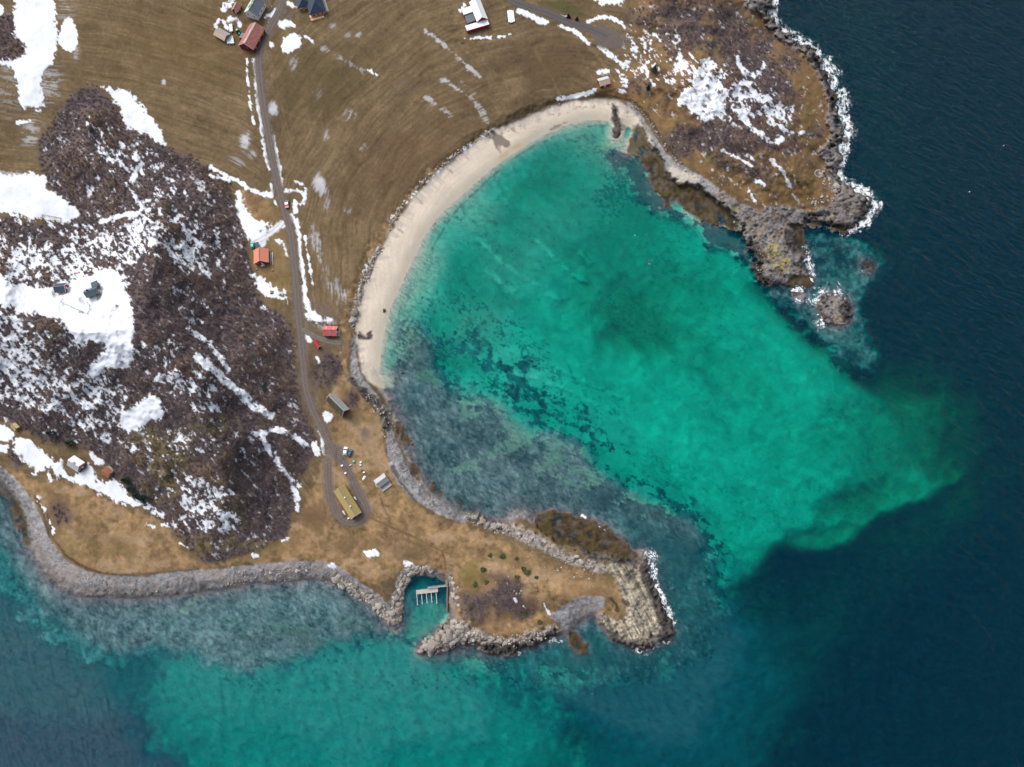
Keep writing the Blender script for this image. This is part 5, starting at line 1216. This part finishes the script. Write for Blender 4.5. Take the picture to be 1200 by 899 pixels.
def wing(x0, x1, y0, y1, z, name, rm, drop=.6):
    w_ = MB().box(x0, x1, y0, y1, -.3, z).build(name, M['red'], b_)
    m_ = MB(); e = [(x0 - .2, y0 - .2, z + .05), (x1 + .2, y0 - .2, z + .05), (x1 + .2, y1 + .2, z + .05 + drop), (x0 - .2, y1 + .2, z + .05 + drop)]
    m_.hull8(e, [(x, y, q_ + .25) for x, y, q_ in e])
    n_ = int((x1 - x0) / .6)
    for k in range(1, n_):
        x = x0 + (x1 - x0) * k / n_
        m_.bar((x, y0 - .1, z + .33), (x, y1 + .1, z + .33 + drop), .07, .08)
    m_.build('wing_roof', M[rm], w_)
    return w_
wing(-4.6, -.6, -9.0, -3.5, 2.7, 'side_wing', 'snow', .5)
wing(7.3, 10.6, -10.5, 3.0, 2.4, 'front_wing', 'snow', .3)
m_ = wing(.0, 5.2, -8.6, -3.7, 2.0, 'yard_annex', 'roofgrey', .5)
for y in (-8.0, -6.4, -4.8): MB().box(5.25, 5.32, y - .5, y + .5, .6, 1.5).build('window', M['white'], m_)

# sheds and houses along the bay
house('beach_shed', 'small red shed with rust patched grey roof at the top of the beach', 'shed', 707.8, 94, 12.5, 9.5, 117, -35, 2.3, 1.2, 'red', ('paleblue', 'rustgrey'), (1, 0), 'side', doorm='white')
b_, L, W = house('cottage', 'orange roofed red cottage with a grey side deck below the snowy driveway', 'house', 304.7, 298.8, 15.5, 17.5, 3, 135, 3.2, 2.6, 'red', ('orange', 'orange2'), (2, 3), 'end+', ribs=0, trim='white')
MB().box(-L / 2 + .8, L / 2 + 1.2, W / 2 + .05, W / 2 + 2.0, .25, .5).build('deck', M['deck'], b_)
m_ = MB()
for x in np.arange(-L / 2 + .9, L / 2 + 1.2, 1.2): m_.box(x - .04, x + .04, W / 2 + 1.9, W / 2 + 1.98, .5, 1.4)
m_.box(-L / 2 + .8, L / 2 + 1.2, W / 2 + 1.89, W / 2 + 1.99, 1.4, 1.46).build('railing', M['white'], b_)
MB().box(L / 2 + .1, L / 2 + 1.1, -1.2, .8, -.1, .35).build('doorstep', M['snow'], b_)
b_, L, W = house('red_house', 'faded pink red roofed house with pale roof patches above the beach', 'house', 386.5, 387, 15.5, 11.5, 1, .02, 2.6, 1.8, 'darkred', ('pinkred', 'pinkred'), (2, 1), 'end+', None, ribs=1.0)
for x in (-1.9, 1.9): MB().hull8([(x - .35, W / 2 - .2, 2.93), (x + .35, W / 2 - .2, 2.93), (x + .35, .3, 4.3), (x - .35, .3, 4.3)], [(x - .35, W / 2 - .2, 3.05), (x + .35, W / 2 - .2, 3.05), (x + .35, .3, 4.42), (x - .35, .3, 4.42)]).build('roof_light', M['palewood'], b_)
MB().hull8([(-.05, -W / 2 + .1, 2.9), (.5, -W / 2 + .1, 2.9), (.5, -.5, 4.2), (-.05, -.5, 4.2)], [(-.05, -W / 2 + .1, 3.05), (.5, -W / 2 + .1, 3.05), (.5, -.5, 4.35), (-.05, -.5, 4.35)]).build('roof_patch', M['greyroof'], b_)
MB().box(L / 2 + .1, L / 2 + 1.4, -2.0, 1.2, -.1, .3).build('porch', M['deck'], b_)
house('little_shed', 'tiny bright red roofed shed beside the gravel driveway', 'shed', 370.5, 403, 9.5, 5.2, 70, 83, 1.9, .8, 'darkred', ('bright', 'bright'), (0, 0), 'end+', doorm='dark', ribs=.7)
b_, L, W = house('boathouse', 'long red boathouse, one roof slope grey, the other dark with moss', 'boathouse', 394.6, 473.2, 26, 13, 165, 165, 3.2, 3.2, 'red', ('greyroof', 'moss'), (2, 2), 'big', doorm='darkred', trim='white', ribs=1.2)
MB().hull8([(-L / 2 - 2.6, -1.4, -.2), (-L / 2 - .1, -1.4, -.2), (-L / 2 - .1, 1.4, -.2), (-L / 2 - 2.6, 1.4, -.2)], [(-L / 2 - 2.6, -1.4, .3), (-L / 2 - .1, -1.4, 1.5), (-L / 2 - .1, 1.4, 1.5), (-L / 2 - 2.6, 1.4, .3)]).build('ramp', M['palewood'], b_)
b_, L, W = house('turf_house', 'long turf roofed house with two white vent pipes inside the gravel loop', 'house', 406.8, 588, 38, 15, 180, 290, 2.8, 1.5, 'red', ('turf', 'turf2'), (5, 2), 'end+', None, ribs=0, pipe=[(-2.2, 0.2), (3.0, .3)])
b_, L, W = house('open_shed', 'grey shed with its seaward roof half open above the shingle', 'shed', 446.6, 563.0, 14.5, 11, 108, -80, 2.2, 1.3, 'grey', ('palegrey', 'greyroof'), (1, 0), None, trim='white', ribs=.8)
MB().box(-L / 2, L / 2, -W / 2 - 2.6, -W / 2 - .1, -.2, .6).build('floor_deck', M['deck'], b_)
MB().box(-L / 2, -L / 2 + .12, -W / 2 - 2.6, -W / 2 - .1, .6, 1.3).box(L / 2 - .12, L / 2, -W / 2 - 2.6, -W / 2 - .1, .6, 1.3).box(-L / 2 + .12, L / 2 - .12, -W / 2 - 2.6, -W / 2 - 2.5, .6, 1.0).build('side_wall', M['white'], b_)
MB().hull8([(-L / 2 - 2.6, -.9, -.2), (-L / 2 - .1, -.9, -.2), (-L / 2 - .1, .9, -.2), (-L / 2 - 2.6, .9, -.2)], [(-L / 2 - 2.6, -.9, .0), (-L / 2 - .1, -.9, .5), (-L / 2 - .1, .9, .5), (-L / 2 - 2.6, .9, .0)]).build('ramp', M['deck'], b_)
house('grey_white_house', 'red house under a roof half grey and half white at the foot of the hill', 'house', 87, 543, 15, 14.5, 80, 52, 2.9, 1.8, 'red', ('snow', 'palegrey'), (2, 3), 'end+', (.3, .3, 'concrete'), ribs=.9)
house('rusty_shed', 'grey shed under a square rust brown roof in the snow below the hill', 'shed', 124, 553.5, 10.5, 10, 60, 38, 2.4, 1.2, 'grey', ('rust', 'rust'), (1, 1), 'end+', doorm='wood', trim='grey', ribs=.7)
house('yellow_hut', 'tiny hut with a pale yellow roof at the left edge', 'hut', 16.2, 500, 7.5, 7.5, 36, 34, 2.1, 1.0, 'tan', ('yellow', 'yellow2'), (0, 0), 'end+', doorm='wood', trim='palewood', ribs=0)
house('red_cabin', 'small red cabin with a dark slate roof on the snowfield', 'cabin', 69.3, 336.2, 13, 10.5, 1, -.08, 2.4, 1.6, 'red', ('slate', 'slate'), (2, 1), 'end+', ribs=0)
b_, L, W = house('slate_cabin', 'slate roofed cabin with annex and railed deck on the snowfield', 'cabin', 106, 341, 16, 9, 170, -65, 2.6, 1.6, 'grey', ('slate2', 'slate2'), (2, 1), 'end+', (-1.0, .3, 'dark'), ribs=1.0, trim='wood')
MB().box(1.0, 3.6, W / 2 + .05, W / 2 + 3.0, -.2, 2.3).build('annex', M['grey'], b_)
MB().hull8([(.7, W / 2 + .1, 2.3), (3.9, W / 2 + .1, 2.3), (3.9, W / 2 + 3.3, 2.3), (.7, W / 2 + 3.3, 2.3)], [(.7, W / 2 + .1, 2.9), (3.9, W / 2 + .1, 2.9), (3.9, W / 2 + 3.3, 2.5), (.7, W / 2 + 3.3, 2.5)]).build('annex_roof', M['slate'], b_)
dk = MB().box(.5, L / 2 + 2.2, -W / 2 - 2.6, -W / 2 - .05, .1, .4).build('deck', M['deck'], b_)
m_ = MB()
for x in np.arange(.6, L / 2 + 2.2, 1.1): m_.box(x - .05, x + .05, -W / 2 - 2.6, -W / 2 - 2.5, .4, 1.3)
m_.box(.5, L / 2 + 2.2, -W / 2 - 2.61, -W / 2 - 2.49, 1.3, 1.38).box(L / 2 + 2.08, L / 2 + 2.2, -W / 2 - 2.48, -W / 2, 1.3, 1.38).build('railing', M['wood'], dk)

# ------------------------------------------------------------------ vehicles
def vehicle(name, label, cat, u, v, Lp, Wp, du, dv, paintm, roofm=None, kind='car'):
    ja, jb, _ = jac(u, v, 0, du, dv); L, W = Lp * ja, Wp * jb
    loc, rz = place(u, v, 1.0, du, dv)
    t_ = thing(name, label, cat, loc + Vector((0, 0, .05)), rz)
    def loft(prof, mt_, nm, inset=0, sub=None):
        m_ = MB()
        for k, (x, w, z0, z1) in enumerate(prof):
            c = w * .12
            m_.v += [(x * L, -w * W / 2, z0), (x * L, w * W / 2, z0), (x * L, w * W / 2, z1 - c * .6), (x * L, w * W / 2 - c, z1), (x * L, -w * W / 2 + c, z1), (x * L, -w * W / 2, z1 - c * .6)]
            if k:
                a, b = (k - 1) * 6, k * 6
                m_.f += [(a + q_, a + (q_ + 1) % 6, b + (q_ + 1) % 6, b + q_) for q_ in range(6)]
        n_ = (len(prof) - 1) * 6
        m_.f += [tuple(range(6)), tuple(n_ + q_ for q_ in range(6))[::-1]]
        return m_.build(nm, M[mt_], t_, False)
    loft([(-.5, .82, .35, .72), (-.47, .94, .25, .86), (-.3, 1, .22, .92), (.2, 1, .22, .9), (.42, .95, .25, .78), (.5, .8, .35, .62)], paintm, 'body')
    if kind == 'car':
        loft([(-.44, .72, .84, .9), (-.34, .84, .84, 1.36), (.06, .84, .84, 1.4), (.24, .78, .84, .92)], 'glass', 'windows')
        loft([(-.35, .76, 1.34, 1.40), (-.2, .80, 1.34, 1.45), (.0, .80, 1.34, 1.45), (.07, .76, 1.34, 1.41)], roofm or paintm, 'roof')
    elif kind == 'pickup':
        loft([(-.12, .86, .84, 1.45), (.14, .86, .84, 1.5), (.3, .8, .84, .95)], 'glass', 'windows')
        loft([(-.13, .82, 1.45, 1.52), (.16, .82, 1.45, 1.56)], roofm or paintm, 'roof')
        MB().box(-.49 * L, -.14 * L, -.44 * W, .44 * W, .9, 1.0).build('cargo_bed', M['carred'], t_)
    for sx in (-.31, .31):
        for sy in (-1, 1):
            MB().tube((sx * L, sy * W * .44, .31), .31, .31, -.1, .1, 14, 'y').tube((sx * L, sy * W * .44, .31), .17, .17, -.105, .105, 10, 'y').build('wheel', M['tyre'], t_)
    for sy in (-1, 1):
        MB().box(L * .455, L * .485, sy * W * .34 - .15, sy * W * .34 + .15, .55, .68).build('headlight', M['plastic'], t_)
    return t_
vehicle('parked_car', 'white car with dark windows parked nose to the turf, left of a blue one', 'car', 404.5, 528.4, 9.6, 4.4, 1, -6, 'carwhite')
vehicle('parked_car', 'dark blue car parked to the right of the white one', 'car', 409.8, 530.7, 9.2, 4.2, 10, -30, 'carblue')
vehicle('parked_car', 'turquoise car parked by the corner of the orange roofed cottage', 'car', 295.6, 286.8, 7.8, 4.0, .05, -1, 'cargreen')
vehicle('pickup_truck', 'dark pickup with a white cab roof and red tail at the roadside', 'pickup', 335.9, 239.0, 9.4, 4.8, -.05, -1, 'cardark', 'carwhite', 'pickup')
def trailer(u, v, Lp, Wp, du, dv, label, mt_, group=None):
    ja, jb, _ = jac(u, v, 0, du, dv); L, W = Lp * ja, Wp * jb; loc, rz = place(u, v, 1.2, du, dv)
    t_ = thing('farm_trailer', label, 'trailer', loc, rz, group)
    MB().box(-L / 2, L / 2, -W / 2, W / 2, .5, .62).box(-L / 2, L / 2, -W / 2, -W / 2 + .08, .62, 1.1).box(-L / 2, L / 2, W / 2 - .08, W / 2, .62, 1.1).box(-L / 2, -L / 2 + .08, -W / 2 + .08, W / 2 - .08, .62, 1.1).box(L / 2 - .08, L / 2, -W / 2 + .08, W / 2 - .08, .62, 1.1).box(-L / 2 + .1, L / 2 - .1, -W / 2 + .1, W / 2 - .1, .62, .95).build('box', M[mt_], t_)
    MB().bar((L / 2, 0, .5), (L / 2 + .9, 0, .5), .1).build('drawbar', M['metal'], t_)
    for sx in (-.25, .25):
        for sy in (-1, 1): MB().tube((sx * L, sy * W * .42, .3), .3, .3, -.1, .1, 12, 'y').build('wheel', M['tyre'], t_)
trailer(267, 46.3, 8.5, 4.2, .25, 1, 'pale grey trailer, left of a pair between shed and red barn', 'plastic')
trailer(271.3, 46.3, 8.5, 4.2, .25, 1, 'pale grey trailer, right of a pair between shed and red barn', 'plastic')
trailer(270.2, 32, 9, 4, .1, 1, 'pale trailer standing in the snow above the pair of trailers', 'plastic')
trailer(300.6, 287.2, 6.5, 4.2, .15, 1, 'dark grey trailer between the turquoise car and the snowy driveway', 'slate')
loc, rz = place(278.8, 36.8, 1.8, .8, 1)
t_ = thing('tractor', 'green tractor standing in the yard beside the red barn', 'tractor', loc, rz)
MB().hull8([(-.2, -.4, .7), (1.7, -.35, .7), (1.7, .35, .7), (-.2, .4, .7)], [(-.2, -.35, 1.5), (1.65, -.3, 1.35), (1.65, .3, 1.35), (-.2, .35, 1.5)]).build('bonnet', M['tractor'], t_)
MB().hull8([(-1.4, -.7, .9), (-.2, -.7, .9), (-.2, .7, .9), (-1.4, .7, .9)], [(-1.3, -.6, 2.4), (-.3, -.6, 2.4), (-.3, .6, 2.4), (-1.3, .6, 2.4)]).build('cab', M['glass'], t_)
MB().box(-1.45, -.15, -.72, .72, 2.42, 2.55).build('cab_roof', M['tractor'], t_)
for x, r_, w_, y in ((-1.0, .8, .22, .85), (1.2, .5, .16, .7)):
    for sy in (-1, 1): MB().tube((x, sy * y, r_), r_, r_, -w_, w_, 16, 'y').tube((x, sy * y, r_), r_ * .5, r_ * .5, -w_ - .02, w_ + .02, 12, 'y').build('wheel', M['tyre'], t_)

# plank stack under snow, loose things in the yards
loc, rz = place(598.8, 18.5, 1.0, 3, 24)
t_ = thing('plank_stack', 'long stack of planks under snow beside the white roofed barn', 'plank stack', loc, rz)
for k in range(4):
    l_ = 9.5 - .8 * abs(k - 1.3)
    MB().box(-l_ / 2, l_ / 2, -1.9 + k * .98, -1.02 + k * .98, -.2, .5).build('planks', M['grey'], t_)
    MB().box(-l_ / 2 + .05, l_ / 2 - .05, -1.88 + k * .98, -1.06 + k * .98, .5, .72).build('snow_cap', M['snow'], t_)
def upturned_boat(u, v, Lp, Wp, du, dv, label, mt_):
    ja, jb, _ = jac(u, v, 0, du, dv); L, W = Lp * ja, Wp * jb; loc, rz = place(u, v, .4, du, dv)
    t_ = thing('rowing_boat', label, 'rowing boat', loc, rz)
    m_ = MB(); n_ = 9
    for k in range(n_ + 1):
        x = -1 + 2 * k / n_; w = (1 - max(0, x) ** 2.2 * .97) * (1 - .25 * (x < -.6) * (-x - .6))
        for q_ in range(7):
            a = math.pi * q_ / 6
            m_.v.append((x * L / 2, w * W / 2 * math.cos(a), .05 + .55 * w ** .5 * math.sin(a) ** .8))
        if k: m_.f += [((k - 1) * 7 + q_, (k - 1) * 7 + q_ + 1, k * 7 + q_ + 1, k * 7 + q_) for q_ in range(6)]
    m_.f += [tuple(range(7))]
    m_.build('hull', M[mt_], t_, True)
    MB().bar((-L / 2, 0, .62), (L * .42, 0, .5), .06, .08).build('keel', M['wood'], t_)
upturned_boat(426.3, 560.6, 6.5, 3, -4, 6, 'white upturned rowing boat lying on the grass above the gravel loop', 'white')
upturned_boat(416.2, 584.5, 5, 2.4, 3, 5, 'white upturned boat against the seaward side of the turf roofed house', 'white')
upturned_boat(403.3, 601.3, 6, 2, 4, 6, 'narrow white boat along the landward side of the turf roofed house', 'white')
upturned_boat(411, 545, 4.2, 1.7, 4, -2, 'small pale boat beside the aqua tub near the parked cars', 'plastic')
def tub(u, v, r_, label, mt_, cat='tub'):
    loc, rz = place(u, v, .5, 1, 0)
    t_ = thing('fish_tub', label, cat, loc, .4)
    MB().box(-r_, r_, -r_ * .75, r_ * .75, .02, .12).box(-r_, r_, -r_ * .75, -r_ * .65, .12, .7).box(-r_, r_, r_ * .65, r_ * .75, .12, .7).box(-r_, -r_ * .9, -r_ * .65, r_ * .65, .12, .7).box(r_ * .9, r_, -r_ * .65, r_ * .65, .12, .7).build('tub_body', M[mt_], t_)
    MB().box(-r_ * .92, r_ * .92, -r_ * .68, r_ * .68, .68, .76).build('lid', M[mt_], t_)
tub(414.6, 540.7, .6, 'aqua plastic tub on the grass below the parked cars', 'aqua')
for u, v, mt_, w_ in ((422.7, 541.6, 'white', 'topmost'), (422.5, 545, 'plastic', 'second from the top'), (424, 551, 'carblue', 'blue and darkest'), (426.4, 553.6, 'white', 'lowest')):
    tub(u, v, .5, f'small fish tub in the row on the grass, {w_} of the row', mt_)
tub(400.8, 545.8, .55, 'white tub on the grass inside the gravel loop, upper one', 'white')
tub(404.8, 554.5, .55, 'white tub beside the gravel loop, lower one', 'white')
tub(408.5, 607.5, .5, 'white tub at the landward corner of the turf house', 'white')
loc = P3(318.6, 8.4)
t_ = thing('flag_pole', 'bare white flag pole standing beside the farm road', 'flag pole', loc)
MB().tube((0, 0, 0), .09, .05, 0, 6.5, 10).build('pole', M['white'], t_); MB().tube((0, 0, 0), .3, .3, -.1, .15, 10).tube((0, 0, 6.5), .1, .02, 0, .16, 10).build('foot', M['concrete'], t_)

# ------------------------------------------------------------------ fences
def fence(pts, label, step=2.6, h=1.1):
    loc = P3(*pts[0]); t_ = thing('garden_fence', label, 'fence', loc)
    for a, b in zip(pts[:-1], pts[1:]):
        n_ = max(1, int(math.hypot(b[0] - a[0], b[1] - a[1]) * S / step)); pv = None
        for k in range(n_ + 1):
            p = P3(a[0] + (b[0] - a[0]) * k / n_, a[1] + (b[1] - a[1]) * k / n_) - loc
            MB().tube(p, .09, .08, -.3, h, 8).build('post', M['wood'], t_)
            if pv is not None:
                MB().bar(pv + Vector((0, 0, h * .85)), p + Vector((0, 0, h * .85)), .08, .14).bar(pv + Vector((0, 0, h * .45)), p + Vector((0, 0, h * .45)), .08, .14).build('rail', M['wood'], t_)
            pv = p
fence([(74.5, 350.5), (72.2, 354.5), (103.4, 368.3), (106.5, 362.5), (106, 358), (102.5, 354.5)], 'timber fence round the snowy yard below the slate roofed cabin')
fence([(50.5, 254), (51, 252.5), (72, 256.5), (72, 260), (50, 258), (50.5, 254)], 'timber fence round a small enclosure on the upper snowfield')
fence([(362, 376), (390, 381), (404, 380)], 'timber fence between the snowbank and the pink red roofed house')

# ------------------------------------------------------------------ harbour
x, y = W2(500.3, 692.7, .4); loc = Vector((x, y, 0)); ja, jb, rz = jac(500.3, 692.7, 0, 25, -2.9)
t_ = thing('floating_jetty', 'pale floating jetty with mooring fingers in the small harbour', 'jetty', loc, rz)
t_.scale = (ja / S, jb / S, 1)
m_ = MB()
for k in range(30):
    x = -5.7 + k * .385; m_.box(x, x + .36, -1.15, 1.15, .42, .5)
m_.build('deck', M['concrete'], t_)
MB().box(-5.6, 5.7, -1.05, 1.05, -.35, .4).build('pontoon', M['plastic'], t_)
m_ = MB()
for k in range(18):
    x = .6 + k * .6
    m_.box(x, x + .55, 1.3, 2.25, .62, .7)
m_.box(.6, 11.4, 1.22, 1.29, .5, 1.4).box(.6, 11.4, 2.26, 2.33, .5, 1.4).build('gangway', M['palegrey'], t_)
for k in range(5):
    x = -5.5 + k * 2.55; l_ = (5.6, 5.4, 5.3, 5.1, 5.9)[k]
    f_ = MB().box(x - .16, x + .16, -1.2 - l_, -1.2, .25, .38).build('mooring_finger', M['palegrey'], t_)
    MB().tube((x, -1.2 - l_ + .3, 0), .3, .3, -.2, .24, 10).build('float', M['plastic'], f_)
m_ = MB()
q0 = [P3(u, 699, 0, 0) for u in (523.6, 525.2)]
zt = 1.6
m_.box(q0[0].x, q0[1].x, W2(524.5, 717, 1)[1], W2(524.5, 680.5, 1)[1], -3.5, zt)
tag(m_.build('harbour_wall', M['wood'], None), 'straight timber faced quay wall along the inner side of the harbour', 'quay wall')

# ------------------------------------------------------------------ trees, junipers
def crown_mesh(seed, h, r_, n=700, shape='cone'):
    g = np.random.default_rng(seed); v, f = [], []
    for k in range(n):
        z = g.random() ** (1.4 if shape == 'cone' else 1) ; a = g.uniform(0, 6.283)
        rr = r_ * ((1 - z) * (.8 + .2 * math.sin(z * 26)) + .04 if shape == 'cone' else math.sqrt(max(0, 1 - z * z))) * g.uniform(.35, 1.0) * (1 + .22 * math.sin(3 * a + seed))
        c = np.array([rr * math.cos(a), rr * math.sin(a), z * h])
        d = np.array([math.cos(a), math.sin(a), -.35 if shape == 'cone' else .3]) + g.normal(0, .3, 3); d /= np.linalg.norm(d)
        s_ = np.cross(d, g.normal(0, 1, 3)); s_ /= np.linalg.norm(s_) + 1e-6
        L_, w_ = g.uniform(.35, .7), g.uniform(.08, .18)
        i = len(v); v += [c - d * L_ * .4, c + s_ * w_, c + d * L_ * .6, c - s_ * w_]; f.append((i, i + 1, i + 2, i + 3))
    return np.array(v, np.float32), np.array(f, np.int32)
NEED = terrain_mat('conifer_needles', 3.0, .25, .1, .02, .8); JUN = terrain_mat('juniper_needles', 3.0, .25, .1, .02, .85)
CON = [(65.3, 510, 4.0, 7, 'broad dark conifer above the grey and white roofed house, left of two'), (85.5, 521, 3.2, 6, 'dark conifer above the grey and white roofed house, right of two'), (150, 564, 2.8, 6, 'dark conifer at the hill foot, nearest the rust roofed shed'), (157, 574, 3.2, 6.5, 'dark conifer second along the row below the rusty shed'), (164, 582, 3.4, 6.5, 'dark conifer in the middle of the row below the mossy crags'), (172, 585, 3.0, 6, 'dark conifer at the lower end of the row at the hill foot'),
  (766.5, 84, 2.2, 5, 'small dark conifer in the snow patched scrub on the headland'), (759, 105, 1.5, 4, 'slim dark conifer just above the headland shore path'), (351, .5, 3.0, 6, 'broad green conifer touching the blue hipped roof'), (666, 20.5, 1.4, 2.4, 'dark round tree on the verge of the asphalt road'), (676, 23.5, 1.1, 2.0, 'smaller dark tree next to the turning place')]
for k, (u, v, r_, h, lab) in enumerate(CON):
    t_ = thing('conifer', lab, 'conifer', P3(u, v))
    MB().tube((0, 0, 0), .22, .06, -.3, h * .8, 8).build('trunk', M['wood'], t_)
    bv, bf = crown_mesh(k, h, r_)
    o = np_mesh('crown', bv + np.array([0, 0, .4], np.float32), bf, NEED, (lin(38, 58, 52, 1.15) if k < 9 else lin(52, 46, 40))[None] * np.random.default_rng(k).uniform(.6, 1.4, (len(bv), 1)), False); o.parent = t_
JN = [(617.5, 671, 4.2, 2.4, 'largest green juniper cushion on the point'), (613.5, 667, 2.4, 1.4, 'juniper adjoining the largest one on its upper left'), (566.3, 667.8, 3, 1.8, 'juniper cushion near the left end of the point, upper of two'), (557.5, 685, 2.6, 1.6, 'round juniper between the jetty wall and the dark scrub'), (589, 652, 3, 1.8, 'juniper nearest the pink shore rocks'), (574.5, 651, 2.2, 1.4, 'small juniper left of the one by the pink rocks'), (628.5, 677, 1.6, 1.2, 'little juniper right of the largest one'), (606, 677, 2.6, 1.2, 'olive juniper below left of the largest one'), (570, 682, 2.2, 1.2, 'olive juniper at the top of the dark scrub strip'), (552, 711, 2.6, 1.6, 'olive juniper in the left edge of the dark scrub'), (553, 726, 2.4, 1.4, 'olive juniper at the lower left of the dark scrub'), (615, 718, 3, 1.4, 'olive juniper right of the dark scrub strip'), (936, 214, 2.4, 1.6, 'green juniper on the headland, left of two near the ring'), (945.5, 215.5, 2.2, 1.6, 'green juniper on the headland, right of two near the ring'), (859, 195, 2.2, 1.4, 'dark juniper beside the thin snow streaks of the headland'), (632.5, 729, 2.2, 1.4, 'small juniper beside the thin snow tongue of the point'), (605.5, 654.5, 1.6, 1.2, 'little juniper among the grass under the shore rocks')]
for k, (u, v, rp, h, lab) in enumerate(JN):
    bv, bf = crown_mesh(50 + k, h * .55, rp * S * 1.15, 420, 'dome')
    col = lin(90, 100, 64) if 'green' in lab or k < 7 else lin(102, 104, 64)
    o = np_mesh('juniper_bush', bv, bf, JUN, col[None] * np.random.default_rng(k).uniform(.6, 1.35, (len(bv), 1)), False)
    o.location = P3(u, v, -.05); tag(o, lab, 'juniper')

# ------------------------------------------------------------------ single stones, ring, floats
bv, bf = rock_mesh(77, 3)
o = np_mesh('beach_boulder', bv, bf, STONE, np.repeat(lin(70, 70, 82)[None], len(bv), 0), False)
o.location = P3(450.3, 364.2, .3); o.scale = (1.15, 1.25, 1.1); tag(o, 'single dark boulder lying alone on the sand of the beach', 'boulder')
o = np_mesh('beach_boulder', bv, bf, STONE, np.repeat(lin(92, 84, 76)[None], len(bv), 0), False)
o.location = P3(471.5, 437, .0); o.scale = (1.0, .7, .8); o.location.z = .05; tag(o, 'brown boulder awash in the shallows off the sand spit', 'boulder')
for u, v, s_, lab in ((318.5, 343, 1.5, 'grey boulder in the snow below the orange roofed cottage'), (301, 316, 1.0, 'rounded pale boulder on the lawn, left of two below the cottage'), (319.5, 317, 1.1, 'rounded pale boulder on the lawn, right of two below the cottage')):
    o = np_mesh('lawn_boulder', bv, bf, STONE, np.repeat(lin(128, 120, 104)[None], len(bv), 0), False)
    o.location = P3(u, v, .1); o.scale = (s_, s_ * .9, s_ * .7); tag(o, lab, 'boulder')
vs_, fs_, n0 = [], [], 0
for k in range(46):
    a = k / 46 * 6.283; rr = 4.1 + rng.normal(0, .25)
    if 1.2 < a < 1.9: continue
    p = P3(959.3 + rr * math.cos(a), 203.2 + rr * math.sin(a) * .95, .15); w_ = RS[k % 5]
    vs_.append(w_[0] * rng.uniform(.32, .5) + np.array(p[:])); fs_.append(w_[1] + n0); n0 += len(w_[0])
c_ = np.concatenate(vs_)
tag(np_mesh('stone_ring', c_, np.concatenate(fs_), STONE, np.repeat(lin(176, 168, 156)[None], len(c_), 0), False), 'low ring of pale stones on the grass of the headland', 'stone ring')
BUOY = [(761, 309.5, .42, 'orange', 'orange mooring buoy floating off the kelp shore'), (764, 305, .3, 'orange2', 'smaller orange buoy just above the first one'), (744, 276, .34, 'white', 'white buoy with dark shadow in the upper bay'), (1176, 171, .3, 'white', 'white float far out on the dark sea, upper of two'), (1136, 225, .28, 'white', 'white float far out on the dark sea, lower of two')]
for u, v, r_, mt_, lab in BUOY:
    t_ = thing('buoy', lab, 'buoy', Vector((*W2(u, v, 0), 0)))
    bm = bmesh.new(); bmesh.ops.create_uvsphere(bm, u_segments=14, v_segments=9, radius=r_); me = bpy.data.meshes.new('float'); bm.to_mesh(me); bm.free()
    me.materials.append(M[mt_]); o = bpy.data.objects.new('float', me); COL.objects.link(o); o.parent = t_; o.location = (0, 0, r_ * .35)
    MB().tube((0, 0, 0), .05, .05, r_ * 1.2, r_ * 2.0, 8).build('mast', M['metal'], t_)
